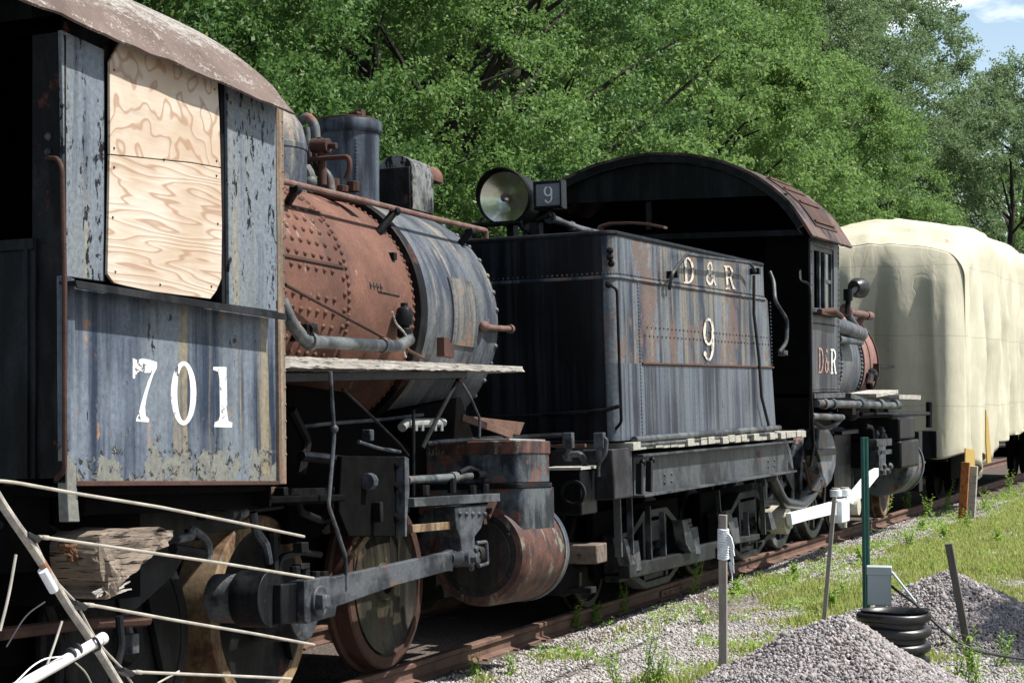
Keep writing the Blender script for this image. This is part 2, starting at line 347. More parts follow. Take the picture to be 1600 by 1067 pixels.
M['orange'] = rusty('orange_post', (.34, .11, .03), (.45, .16, .04), (.06, .03, .02), .8, .6, scale=3)
# ================================================================ locomotive 701
A = Thing('steam_locomotive', (0, 9.0, 0), rx=-2.2, ry=-2.0, label='nearest steam engine, black cab numbered 701 with plywood over its window and a rusty boiler', cat='locomotive')
S = 1.55
M['palemetal'] = plain('pale_metal', (.26, .27, .26), .5, 0, .3, 14)
def plate(name, pts, x, mat, th=.02, bevel=.003, par=A, T=A):
    return MB().prism([T.p(px, py, x) for px, py in pts], (-th, 0, 0)).build(name, mat, par, bevel)
plate('rear_side_panel', [(96, 47), (163, 78), (163, 440), (104, 432)], S, M['cabchip'])
plate('front_side_panel', [(355, 128), (433, 158), (434, 487), (358, 476)], S, M['cabchip'])
cp = MB().prism([A.p(*q_, S + .006) for q_ in [(432, 155), (443, 160), (448, 756), (437, 756)]], (-.03, 0, 0))
cp.rivets([A.p(441 + i * .3, 190 + i * 26, S + .006) for i in range(21)], .009, (1, 0, 0))
cp.build('corner_post', weathered('post_paint', (.12, .09, .07), (.25, .20, .15), rust=(.2, .08, .04), pale_amt=.7, rust_amt=.4, rough=.6, streak=(30, 30, .8), seed=4), A, .003)
lp = plate('lower_side_panel', [(112, 440), (438, 488), (444, 755), (120, 757)], S - .012, M['cabpanel'])
st = MB().prism([A.p(*q_, S + .012) for q_ in [(103, 430), (117, 436), (120, 757), (125, 815), (107, 815), (105, 757)]], (-.05, 0, 0))
st.build('rear_corner_strip', M['cabpanel'], A, .004)
MB().prism([A.p(*q_, S) for q_ in [(118, 751), (444, 751), (444, 757), (118, 759)]], (-.06, 0, 0)).build('bottom_angle', M['rustdark'], A, .002)
# window sill, an angle with a drooping outer lip
a0, a1 = A.p(119, 438, S + .09), A.p(447, 490, S + .09)
ins = Vector((-.09, 0, 0))
sl = MB().prism([a0 + ins, a0, a0 + V(0, 0, -.012), a0 + ins + V(0, 0, -.012)], a1 - a0)
sl.prism([a0, a0 + V(.006, 0, -.035), a0 + V(-.002, 0, -.035), a0 + V(-.008, 0, 0)], a1 - a0)
n_ = 18
sl.rivets([a0.lerp(a1, (i + .5) / n_) + V(-.05, 0, 0) for i in range(n_)], .008, (0, 0, 1))
sl.build('window_sill', M['blackrust'], A, .002)
bk = [A.p(*q_, S + .002) for q_ in [(118, 446), (438, 494), (438, 520), (350, 508), (180, 470), (122, 462)]]
# plywood sheets screwed over the window
def board(name, pts, mat):
    o = MB().prism([A.p(px, py, S + .022) for px, py in pts], (-.014, 0, 0)).build(name, mat, A, .002)
    return o
o = board('plywood_sheet', [(172, 97), (187, 68), (230, 80), (340, 128), (343, 180), (345, 262), (300, 254), (172, 241)], M['plyA']); o['label'] = 'upper plywood sheet with swirling grain'
o = board('plywood_sheet', [(172, 242.5), (300, 255.5), (345, 263.5), (347, 350), (346, 436), (338, 455), (329, 467), (240, 456), (193, 446), (178, 442), (168, 428), (170, 340)], M['plyB']); o['label'] = 'lower plywood sheet with long grain and clipped corners'
m_ = MB()
for (px, py) in ((178, 110), (335, 140), (178, 232), (338, 252), (178, 262), (338, 275), (176, 340), (340, 350), (180, 425), (330, 448), (256, 250), (250, 445)): m_.cyl(A.p(px, py, S + .021), A.p(px, py, S + .0245), .006, 8)
m_.each('screw', M['pipe'], A)
# opening frame behind the plywood
fr = MB()
fr.prism([A.p(*q_, S - .02) for q_ in [(160, 70), (170, 74), (168, 440), (158, 438)]], (-.04, 0, 0))
fr.prism([A.p(*q_, S - .02) for q_ in [(345, 122), (356, 127), (358, 476), (347, 474)]], (-.04, 0, 0))
fr.prism([A.p(*q_, S - .03) for q_ in [(96, 30), (440, 150), (440, 165), (96, 60)]], (-.05, 0, 0))
fr.build('window_frame', M['blackrust'], A, .003)
yr = A.p(103, 430, S).y; yf = A.p(441, 400, S).y; zb = A.p(280, 757, S).z; ze = A.p(270, 100, S).z
zb = A.p(110, 757, S).z; 
# rear wall: plane of constant local y, with the doorway
rw = MB(); Y0 = yr
xo = A.q(50, 300, Y0).x; zdt = A.q(30, 35, Y0).z; zdb = A.q(30, 375, Y0).z; zwb = A.q(60, 748, Y0).z
rw.bb(xo, S - .005, Y0, Y0 + .02, zwb, ze - .02)
rw.bb(-S, xo - .75, Y0, Y0 + .02, zwb, ze - .02)
rw.bb(xo - .75, xo, Y0, Y0 + .02, zdt, ze + .3)
rw.bb(S - .06, S + .004, Y0 - .01, Y0 + .0, zwb - .02, ze - .04)
rw.build('rear_wall', M['blackrust'], A, .003)  # rear kept near-black, its shade put into the paint
dr = MB(); dr.bb(xo - .75, xo + .03, Y0 - .02, Y0 - .002, zwb, zdb); dr.bb(xo - .75, xo + .03, Y0 - .035, Y0 - .02, zdb - .05, zdb); dr.bb(xo - .02, xo + .0, Y0 - .035, Y0 - .02, zwb, zdb)
dr.build('rear_door', M['black'], A, .003)
hb = A.q(76, 246, Y0 - .03); 
pts = bend([A.q(73, 247, Y0 - .01), A.q(90, 248, Y0 - .07), A.q(97, 262, Y0 - .08), A.q(101, 440, Y0 - .08), A.q(101, 620, Y0 - .08), A.q(101, 735, Y0 - .08), A.q(88, 748, Y0 - .02)], .04)
MB().tube(pts, .011).build('grab_rail', M['rustdark'], A)
bn = MB(); bn.rivets([A.q(75, 214, Y0 - .001), A.q(75, 238, Y0 - .001)], .02, (0, -1, 0)); bn.each('bolt', M['pipe'], A)
# far side, front wall, floor of the cab and dim backhead inside
ins_ = MB(); ins_.bb(-S, -S + .02, Y0 + .03, yf, zb, ze); ins_.bb(-S + .03, S - .1, yf - .03, yf, zb, ze - .15); ins_.bb(-S + .03, S - .06, Y0 + .03, yf - .04, zb - .05, zb)
ins_.build('cab_inner_wall', M['shadeblack'], A)
bh = MB(); bh.cyl((0, yf - .5, 2.2), (0, yf - .04, 2.2), .75, 28); 
for i in range(5): bh.tube([(-.5 + i * .22, yf - .52, 2.0 + .12 * (i % 3)), (-.5 + i * .22, yf - .66, 2.0 + .12 * (i % 3)), (-.4 + i * .22, yf - .68, 2.25)], .015)
bh.build('boiler_backhead', M['shadeblack'], A)
# roof: bent sheet
W = 1.66; rise = .76; Rr = (W * W + rise * rise) / (2 * rise)
eL = A.p(105, 20, W); eR = A.p(443, 164, W); sl_ = (eR.z - eL.z) / (eR.y - eL.y)
def eavez(y): return eR.z + sl_ * (y - eR.y)
yA = Y0 - .75; yB = A.p(461, 172, W).y
rb = MB(); vs = []; fs = []; nx, ny = 40, 50
am = math.asin(W / Rr)
for th in (0, 1):
    for j in range(ny + 1):
        y = yA + (yB - yA) * j / ny
        for i in range(nx + 1):
            a_ = -am + 2 * am * i / nx; rr = Rr - th * .012
            wob = .007 * noise.noise((a_ * 3, y * 4, 0)) + (.006 * noise.noise((y * 7, a_, 5)) if i > nx - 5 else 0)
            x_ = rr * math.sin(a_); z_ = eavez(y) + rise - Rr + rr * math.cos(a_) + wob
            if i > nx - 2: z_ -= .02
            if j == ny and i in (nx - 7, nx - 8): y -= 0.0
            vs.append((x_, y, z_))
k_ = (nx + 1) * (ny + 1)
for j in range(ny):
    for i in range(nx):
        q0 = j * (nx + 1) + i
        fs.append((q0, q0 + 1, q0 + nx + 2, q0 + nx + 1)); fs.append((k_ + q0, k_ + q0 + nx + 1, k_ + q0 + nx + 2, k_ + q0 + 1))
for j in range(ny):
    for i in (0, nx):
        q0 = j * (nx + 1) + i; fs.append((q0, q0 + nx + 1, k_ + q0 + nx + 1, k_ + q0))
for i in range(nx):
    for j in (0, ny):
        q0 = j * (nx + 1) + i; fs.append((q0, q0 + 1, k_ + q0 + 1, k_ + q0))
rb.add(vs, fs); ro = rb.build('roof', M['roof'], A, 0, 50)
gb = MB(); gp = []
for i in range(25):
    a_ = -am + 2 * am * i / 24; gp.append((max(-S + .03, min(S - .03, Rr * math.sin(a_) * .98)), yf + .01, ze * 0 + eavez(yf) + rise - Rr + Rr * math.cos(a_) - .03))
gb.prism([(-S, yf - .05, 1.2)] + [(p_[0], yf - .05, p_[2]) for p_ in gp] + [(S - .05, yf - .05, 1.2)], (0, -.02, 0)); gb.build('front_wall', M['shadeblack'], A)
gb = MB(); gp2 = [(p_[0], Y0, eavez(Y0) + (p_[2] - eavez(yf))) for p_ in gp]
gb.prism([(-S, Y0, zdt + .01)] + gp2 + [(S - .02, Y0, zdt + .01)], (0, .02, 0)); gb.build('rear_gable', M['shadeblack'], A)
# number 701
def zz(pts, s=2.809, ox=0, oy=400): return [(x_ / s + ox, y_ / s + oy) for x_, y_ in pts]
g7 = zz([(583, 448), (600, 456), (628, 450), (656, 455), (690, 466), (688, 492), (672, 522), (657, 570), (643, 620), (637, 660), (639, 700), (655, 715), (653, 729), (598, 725), (600, 710), (610, 690), (619, 650), (634, 600), (650, 550), (668, 511), (640, 513), (615, 502), (602, 513), (590, 538), (583, 536)])
g1 = zz([(936, 486), (994, 487), (996, 600), (998, 700), (1003, 725), (1020, 731), (1018, 752), (940, 750), (943, 730), (960, 722), (966, 700), (964, 540), (958, 507), (936, 500)])
MB().prism([A.p(*q_, S - .0108) for q_ in g7], (-.002, 0, 0)).build('painted_digit', M['white'], A)
MB().prism([A.p(*q_, S - .0108) for q_ in g1], (-.002, 0, 0)).build('painted_digit', M['white'], A)
zo = MB(); vs = []; n_ = 48
for k in range(n_):
    a_ = 2 * math.pi * k / n_
    o_ = zz([(806 + 56 * math.cos(a_), 602 + 140 * math.sin(a_))])[0]; i_ = zz([(807 + 29 * math.cos(a_), 602 + 121 * math.sin(a_))])[0]
    vs += [A.p(*o_, S - .0108), A.p(*i_, S - .0108), A.p(*o_, S - .012), A.p(*i_, S - .012)]
fs = []
for k in range(n_):
    a_, b_ = 4 * k, 4 * ((k + 1) % n_)
    fs += [(a_, a_ + 1, b_ + 1, b_), (a_, b_, b_ + 2, a_ + 2), (a_ + 1, a_ + 3, b_ + 3, b_ + 1)]
zo.add(vs, fs).build('painted_digit', M['white'], A)
# boiler ------------------------------------------------------
def LY(Y, z=2.3, x=0): return A.w(x, Y, z)
c1 = A.w(0, 8.9, 2.44); c2 = A.w(0, 11.82, 2.38); c3 = A.w(0, 13.17, 2.37)
zc = (c1.z + c3.z) / 2; ZC = zc; RB = .82; RS = .86
cx0 = c3.x
def on(y, th, r): return V(cx0 + r * math.sin(th), y, ZC + r * math.cos(th))
bo = MB(); bo.lathe((cx0, yf, ZC), (0, 1, 0), [(RB, 0), (RB, c2.y - yf)], 72, False, False)
rv = bo; ps = []; ns = []
yk = A.cyl(498, 420, RB, ZC).y
for i in range(10):
    for j in range(16):
        y = yk - .0 - i * .105 + (j % 2) * .0; th = R(30 + j * 6.2)
        if j in (2, 9): continue
        ps.append(on(y, th, RB)); ns.append(V(math.sin(th), 0, math.cos(th)))
ye = A.cyl(524, 440, RB, ZC).y
for j in range(34):
    th = R(8 + j * 3.6); ps.append(on(ye, th, RB)); ns.append(V(math.sin(th), 0, math.cos(th)))
    if j % 2 == 0: ps.append(on(ye - .06, th + .03, RB)); ns.append(V(math.sin(th), 0, math.cos(th)))
rv.rivets(ps, .02, ns, .9, 7)
ps = []; ns = []
for j in range(46):
    th = R(-20 + j * 3.6); ps.append(on(c2.y - .05, th, RB)); ns.append(V(math.sin(th), 0, math.cos(th)))
rv.rivets(ps, .015, ns, .9, 7)
# seam plate on the firebox
sp = MB()
for (ya, yb, t0, t1) in ((yf, ye - .03, 47, 48.3), (yf, ye - .03, 76, 77.2)):
    vs = []; 
    for th in (R(t0), R(t1)):
        for y in (ya, yb): vs += [on(y, th, RB - .002), on(y, th, RB + .012)]
    sp.add(vs, [(1, 3, 7, 5), (0, 1, 5, 4), (2, 6, 7, 3), (0, 2, 3, 1), (4, 5, 7, 6)])
sp.each('seam_strip', M['rustdark'], A); rv.build('boiler', M['rust'], A, 0, 50)
sb = MB(); L_ = c3.y - c2.y
sb.lathe((cx0, c2.y, ZC), (0, 1, 0), [(RS, .07), (RS, L_ - .03), (RS - .01, L_ - .005), (RS - .06, L_), (.0001, L_ + .02)], 72, False, False)
MB().lathe((cx0, c2.y - .03, ZC), (0, 1, 0), [(RB, 0), (RS + .006, .0), (RS + .012, .01), (RS + .012, .10), (RS + .006, .11), (RS - .01, .11)], 72, False, False).build('smokebox_band', M['blackrust'], A, 0, 50)
ps = []; ns = []
for j in range(24):
    th = R(-60 + j * 9); ps.append(on(c3.y - .04, th, RS)); ns.append(V(math.sin(th), 0, math.cos(th)))
sb.rivets(ps, .02, ns, .9, 7).build('smokebox', M['smoke'], A, 0, 50)
# riveted patch on the smokebox
def curved(y0, y1, t0, t1, r, th=.012, n=10):
    m = MB(); vs = []; fs = []
    for i in range(n + 1):
        t_ = R(t0 + (t1 - t0) * i / n)
        for y in (y0, y1): vs += [on(y, t_, r), on(y, t_, r + th)]
    for i in range(n):
        b = i * 4; fs += [(b + 1, b + 5, b + 7, b + 3), (b, b + 4, b + 5, b + 1), (b + 2, b + 3, b + 7, b + 6)]
    fs += [(0, 1, 3, 2), (4 * n, 4 * n + 2, 4 * n + 3, 4 * n + 1)]
    return m.add(vs, fs)
ya = A.cyl(690, 500, RS, ZC).y; yb = A.cyl(728, 500, RS, ZC).y
cm_ = curved(ya, yb, 72, 104, RS); q1 = []; q2 = []
for i in range(9):
    for y in (ya + .03, yb - .03):
        th = R(74 + 28 * i / 8); q1.append(on(y, th, RS + .012)); q2.append(V(math.sin(th), 0, math.cos(th)))
cm_.rivets(q1, .008, q2)
cm_.build('patch_plate', weathered('patch_paint', (.05, .055, .06), (.15, .15, .15), rust=(.17, .09, .05), rust_amt=.5, pale_amt=.6, rough=.6, seed=3), A, .002)
# domes, stack, headlight -----------------------------------------
dm = A.w(0, 11.15, 3.0); dz = A.w(0, 11.15, 3.87).z
dx = (A.q(471, 240, dm.y).x)
rD = dx - dm.x
MB().lathe((dm.x, dm.y, 2.9), (0, 0, 1), [(rD, 0), (rD, .62), (rD * 1.02, .625), (rD * 1.02, .66), (rD, .665), (rD * .985, .70), (rD * .9, .80), (rD * .7, .89), (rD * .4, .95), (.001, .97)], 40, False, False).build('steam_dome', M['smoke'], A)
sy = A.w(0, 12.38, 3).y; sc0 = A.q(545, 240, sy); xL = A.q(500, 240, sy).x; xR = A.q(588, 240, sy).x
rS_ = (xR - xL) / 2; xS = (xR + xL) / 2; zt = A.q(545, 192, sy).z; z0_ = ZC + .78
stk = MB().lathe((xS, sy, 0), (0, 0, 1), [(rS_ * 1.35, z0_ - .06), (rS_ * 1.02, z0_ + .03), (rS_ * .97, z0_ + .1), (rS_ * 1.0, zt - .1), (rS_ * 1.06, zt - .09), (rS_ * 1.1, zt - .07), (rS_ * 1.1, zt - .03), (rS_ * 1.06, zt), (rS_ * .9, zt), (rS_ * .88, zt - .12)], 48, False, True)
stk.rivets([(xS + rS_ * .995 * math.cos(R(-48)), sy + rS_ * .995 * math.sin(R(-48)), z0_ + .06 + i * .026) for i in range(18)], .008, (.6, -.7, 0), 1)
so = stk.build('smokestack', M['casing'].copy() if False else M['black'], A)
M['stack'] = weathered('stack_paint', (.010, .013, .022), (.07, .09, .12), rust=(.1, .05, .04), pale_amt=.75, rust_amt=.15, rough=.42, streak=(6, 6, .8), seed=12)
so.data.materials[0] = M['stack']
lid = MB(); lid.lathe((xS, sy, zt), (0, 0, 1), [(rS_ * .93, .0), (rS_ * .93, .02)], 32); lid.bar((xS - .16, sy + .02, zt + .03), (xS + .12, sy - .05, zt + .055), .05, .02); lid.box((xS + .1, sy, zt + .05), (.06, .06, .07)); lid.build('stack_cover', M['rustdark'], A, .003)
# headlight facing forward on the smokebox
hy0 = A.w(0, 13.0, 3.2).y
bx = MB(); xl = A.q(590, 290, hy0).x; xr = A.q(640, 290, hy0).x; zl = A.q(640, 328, hy0).z - .02; zh = A.q(640, 260, hy0).z
xm = (xl + xr) / 2; hw = (xr - xl) / 2
bx.bb(xl, xr, hy0, hy0 + .42, zl, zh)
bx.build('headlight_case', M['blackrust'], A, .006)
M['litblack'] = weathered('flaking_lit_black', (.04, .043, .045), (.22, .23, .23), pale_amt=.7, rust_amt=.05, chip_amt=.8, rough=.5, seed=15, streak=(5, 5, 3))  # flaking coat, made paler than the case to paint its sunlit side
tp = MB(); arc = [(xm + (hw + .006) * math.cos(math.pi * i / 20), hy0 + .03, zh + hw * .75 * math.sin(math.pi * i / 20)) for i in range(21)]
tp.prism(arc, (0, .36, 0)); tp.bb(xr + .002, xr + .012, hy0 + .02, hy0 + .40, zl + .03, zh); tp.build('headlight_top', M['litblack'], A, .003)
vz = MB(); arc2 = [(xm + (hw - .01) * math.cos(math.pi * i / 20 - .25), hy0 + .43, zh - .03 + hw * .9 * math.sin(math.pi * i / 20 - .1)) for i in range(23)]
vz.prism(arc2, (0, .2, 0)); vz.build('headlight_visor', M['rust'], A, .002)
lg = MB()
for (dx_, dy_) in ((.05, .06), (hw, .1), (hw * 1.9, .1), (.1, .36), (hw * 1.8, .36)): lg.cyl((xl + dx_, hy0 + dy_, ZC + .7), (xl + dx_, hy0 + dy_, zl), .012, 8)
lg.bb(xl + .05, xr - .05, hy0 + .05, hy0 + .36, ZC + .82, zl - .08); lg.build('headlight_bracket', M['black'], A)
# turret pipes beside the dome
tb = MB(); Yp = dm.y + .35
P_ = lambda px, py, dy=0: A.q(px, py, Yp + dy)
tb.tube(bend([P_(470, 190), P_(480, 182), P_(492, 195), P_(494, 230), P_(496, 262), P_(514, 275), P_(517, 300)], .06, 5), .034, 12); tb.build('safety_valve_pipe', M['pipe'], A)
tb = MB(); tb.tube(bend([P_(478, 200, .1), P_(482, 240, .1), P_(490, 262, .1), P_(505, 276, .1)], .06, 5), .03, 12); tb.build('safety_valve_pipe', M['pipe'], A)
tb = MB(); tb.tube(bend([P_(475, 250, -.15), P_(545, 245, -.15), P_(547, 262, -.15), P_(540, 280, -.15)], .08, 5), .018, 10); tb.ball(P_(474, 251, -.15), .045, 12); tb.build('whistle_pipe', M['rustdark'], A)
tb = MB(); a_, b_ = P_(488, 228, -.1), P_(514, 228, -.1); tb.cyl(a_, b_, .05, 14); tb.cyl(b_, P_(526, 228, -.1), .022, 10); tb.cyl(P_(502, 232, -.1), P_(504, 290, -.1), .03, 12); tb.cyl(P_(500, 215, -.1), P_(500, 232, -.1), .02); tb.build('valve', M['rustdark'], A, .003)
tb = MB(); tb.tube([P_(520, 300, .1), P_(520, 280, .1)], .05, 10); tb.tube([P_(552, 300, 0), P_(552, 284, 0)], .045, 10); tb.tube([P_(535, 300, -.1), P_(536, 290, -.1)], .04, 10); tb.bar(P_(480, 302), P_(570, 314), .12, .05); tb.build('fitting_base', M['rustdark'], A, .004)
tb = MB(); tb.tube(bend([P_(482, 300, -.2), P_(486, 275, -.2), P_(478, 262, -.2)], .04), .035); tb.ball(P_(485, 285, -.2), .05); tb.build('valve', M['pipe'], A)
# handrail with three stanchions
hx = .79; hr0 = A.p(430, 281, hx); hr1 = A.p(757, 360, hx)
M_ = MB().tube([hr0, hr0.lerp(hr1, .3) + V(0, 0, .003), hr0.lerp(hr1, .7) + V(0, 0, -.004), hr1], .02, 10)
M_.tube(bend([hr1 - V(0, .01, 0), hr1 + V(0, .035, 0), hr1 + V(0, .035, -.06)], .03), .018)
M_.build('handrail', M['railpipe'], A)
for (px, py, rx_, ry_) in ((462, 296, 445, 325), (617, 330, 586, 370), (735, 362, 710, 392)):
    t_ = A.p(px, py, hx); b_ = A.cyl(rx_, ry_, RS, ZC) ; d_ = (b_ - V(cx0, b_.y, ZC)).normalized()
    m_ = MB(); m_.tube([t_, t_.lerp(b_, .8), b_ - d_ * .02], [.028, .028, .02], 12); m_.cyl(b_ - d_ * .01, b_ + d_ * .02, .035, 12); m_.cyl(t_ - V(0, .03, 0), t_ + V(0, .03, 0), .031, 12)
    m_.build('stanchion', M['blackrust'], A)
# stubs and fittings on the shell
def nrm(p): return (p - V(cx0, p.y, ZC)).normalized()
for (px, py) in ((597, 410), (440, 520)):
    b_ = A.cyl(px, py, RB, ZC); d_ = nrm(b_); m_ = MB(); m_.cyl(b_ - d_ * .01, b_ + d_ * .025, .04, 12); m_.cyl(b_, b_ + d_ * .09, .022, 8); m_.box(b_ + d_ * .085, (.05, .05, .05)); m_.build('boiler_plug', M['blackrust'], A, .003)
b_ = A.cyl(560, 450, RB, ZC); d_ = nrm(b_)
m_ = MB(); 
for k in range(4): p0 = b_ + V(0, .05 * k, 0); m_.bar(p0, p0 + d_ * .09, .012, .05); m_.cyl(p0 + d_ * .07 - V(0, .01, 0), p0 + d_ * .07 + V(0, .03, 0), .02, 8)
m_.bar(b_ + d_ * .07 + V(0, .1, -.03), b_ + d_ * .07 + V(0, .42, -.035), .05, .012); m_.build('bracket', M['blackrust'], A, .002)
b_ = A.cyl(603, 500, RB, ZC); d_ = nrm(b_)
m_ = MB(); m_.cyl(b_, b_ + d_ * .05, .09, 18); m_.rivets([b_ + d_ * .05 + V(0, .065 * math.cos(k), .065 * math.sin(k)) for k in (0, 1.57, 3.14, 4.71)], .018, d_); m_.cyl(b_ + d_ * .05, b_ + d_ * .16, .04, 12)
vv = A.p(632, 505, b_.x + .16); m_.tube([b_ + d_ * .13, vv], .035, 10); m_.lathe(vv + V(0, 0, -.10), (0, 0, 1), [(.03, -.06), (.035, 0), (.05, .01), (.05, .06), (.03, .075), (.05, .09), (.058, .11), (.055, .18), (.045, .2), (.025, .21), (.025, .235)], 18); m_.build('check_valve', M['black'], A, .002)
m_ = MB(); vv2 = vv + V(-.0, .0, -.02); m_.tube(bend([A.p(613, 487, b_.x + .2), A.p(618, 505, b_.x + .2), A.p(632, 520, b_.x + .2), A.p(640, 535, b_.x + .2), A.p(630, 548, b_.x + .2), A.p(634, 558, b_.x + .2)], .03), .007, 6); m_.build('rope', M['oldwood'], A)
# horizontal injector pipe above running board
xq = cx0 + .92
m_ = MB(); m_.tube(bend([A.p(440, 470, xq - .05), A.p(455, 505, xq), A.p(475, 530, xq), A.p(490, 534, xq), A.p(560, 538, xq), A.p(625, 541, xq), A.p(640, 530, xq)], .08, 6), .04, 14)
m_.cyl(A.p(482, 533, xq), A.p(487, 533.5, xq), .055, 14); m_.cyl(A.p(596, 539, xq), A.p(600, 539, xq), .048, 14); m_.build('injector_pipe', M['pipe'], A)
m_ = MB(); m_.box(A.p(476, 515, xq), (.08, .08, .06)); m_.cyl(A.p(482, 514, xq + .03), A.p(490, 512, xq + .03), .03, 10); m_.build('pipe_clamp', M['blackrust'], A, .003)
# slanted rod across the boiler
m_ = MB(); m_.tube([A.p(446, 445, cx0 + .88), A.p(590, 522, cx0 + .88), A.p(662, 560, cx0 + .9)], .012, 8); m_.build('reach_rod', M['rustdark'], A)
# horizontal handle stub on the smokebox
b_ = A.cyl(735, 510, RS, ZC); m_ = MB(); d_ = nrm(b_); e_ = A.p(797, 514, b_.x + .12); m_.tube([b_ + d_ * .1, b_ + d_ * .12 + V(0, .15, 0), e_], .022, 12); m_.cyl(b_, b_ + d_ * .11, .03, 12); m_.ball(b_ + d_ * .11, .042, 12); m_.cyl(e_ - V(0, .02, 0), e_ + V(0, .02, 0), .034, 12); m_.ball(A.p(755, 510, b_.x + .11), .034, 10); m_.build('step_bracket', M['railpipe'], A)
m_ = MB(); m_.bb(cx0 + .88, cx0 + .94, A.p(668, 550, .9).y, A.p(678, 550, .9).y, A.p(670, 558, .9).z, A.p(670, 528, .9).z); m_.bb(cx0 + .88, cx0 + .91, A.p(682, 550, .9).y, A.p(690, 550, .9).y, A.p(670, 558, .9).z, A.p(670, 535, .9).z); m_.build('bracket', M['rustdark'], A, .004)
# running board: one split grey plank, ragged edge
rx = 1.42; p0 = A.p(440, 556, rx); p1 = A.p(829, 573, rx - .05)
vs = []; fs = []; n_ = 90
for i in range(n_ + 1):
    t_ = i / n_; c_ = p0.lerp(p1, t_); th = .062 - .028 * t_ + .010 * noise.noise((t_ * 40, 0, 0)); ex = .02 * noise.noise((t_ * 30, 3, 0)) + .008 * random.uniform(-1, 1)
    if i > n_ - 4: ex -= .02 * (i - n_ + 4)
    top = .006 * noise.noise((t_ * 60, 9, 0))
    vs += [c_ + V(-.55, 0, top), c_ + V(ex, 0, top), c_ + V(ex * .5 - .004, 0, -th), c_ + V(-.55, 0, -th), ]
for i in range(n_):
    for k in range(4): fs.append((4 * i + k, 4 * i + (k + 1) % 4, 4 * i + 4 + (k + 1) % 4, 4 * i + 4 + k))
fs += [(3, 2, 1, 0), (4 * n_, 4 * n_ + 1, 4 * n_ + 2, 4 * n_ + 3)]
MB().add(vs, fs).build('running_board', M['oldwood'], A, 0, 30)
m_ = MB(); m_.bar(A.p(440, 590, rx - .12), A.p(725, 585, rx - .12), .05, .05); m_.bar(A.p(440, 586, rx - .4), A.p(725, 586, rx - .4), .05, .05)
m_.build('running_board_beam', M['black'], A, .003)
# hanging struts and rods below the running board
def rod(name, pts, x, r, mat=M['black'], rr=.03): return MB().tube(bend([A.p(px, py, x) for px, py in pts], rr), r, 8).build(name, mat, A)
rod('hanger_rod', [(516, 580), (521, 660), (522, 680), (519, 720), (513, 790), (527, 830), (540, 870), (541, 920)], 1.5, .012, M['steel'])
m_ = MB().ball(A.p(522, 670, 1.5), .025); m_.build('rod_joint', M['steel'], A)
rod('brace_rod', [(716, 592), (690, 640), (660, 700)], 1.3, .014); rod('brace_rod', [(718, 592), (735, 620), (750, 655), (749, 685)], 1.32, .010, M['steel'])
rod('brace_rod', [(535, 608), (585, 655), (625, 695), (638, 712)], 1.3, .009, M['black']); MB().ball(A.p(718, 592, 1.3), .03).build('rod_joint', M['steel'], A)
rod('brace_rod', [(646, 640), (646, 775)], 1.2, .012)
# cylinder and steam chest ---------------------------------------
yc0 = A.w(0, 12.1, .7).y; yc1 = A.w(0, 12.92, .7).y
cc = A.q(752, 866, yc0); xo_ = A.q(823, 866, yc0).x; rC = xo_ - cc.x; rC = .36; xc = xo_ - rC; zC = cc.z
m_ = MB(); m_.lathe((xc, yc0, zC), (0, 1, 0), [(rC * .80, -.012), (rC * .92, -.005), (rC * .99, .04), (rC, .09), (rC, yc1 - yc0 - .1), (rC * .97, yc1 - yc0 - .1)], 64, False, False)
m_.rivets([(xc + rC * math.cos(t_), yc0 + .16, zC + rC * math.sin(t_)) for t_ in [R(30 + 12 * k) for k in range(6)]], .012, [V(math.cos(R(30 + 12 * k)), 0, math.sin(R(30 + 12 * k))) for k in range(6)])
m_.build('cylinder', M['cylp'], A, 0, 40)
M['cylface'] = weathered('cylinder_cover_black', (.012, .012, .013), (.03, .03, .03), rust=(.035, .018, .012), pale_amt=.3, rust_amt=.3, rough=.6)
m_ = MB(); m_.lathe((xc, yc0, zC), (0, 1, 0), [(.001, -.02), (rC * .66, -.02), (rC * .68, -.010), (rC * .8, -.010), (rC * .81, 0.0)], 56, False, False)
m_.rivets([(xc + rC * .74 * math.cos(R(k * 30)), yc0 - .012, zC + rC * .74 * math.sin(R(k * 30))) for k in range(12)], .016, (0, -1, 0)); m_.lathe((xc, yc0 - .1, zC), (0, 1, 0), [(.07, 0), (.09, .09)], 20); m_.build('cylinder_cover', M['cylface'], A, 0, 30)
MB().lathe((xc, yc1 - .1, zC), (0, 1, 0), [(rC * .9, 0), (rC * 1.03, 0), (rC * 1.03, .07), (rC * .97, .1), (.001, .12)], 56, False, False).build('cylinder_front_cover', M['smoke'], A, 0, 40)
# other side cylinder
MB().lathe((-xc, yc0, zC), (0, 1, 0), [(.001, 0), (rC, 0), (rC, .8), (.001, .8)], 32, False, False).build('cylinder', M['shadeblack'], A)
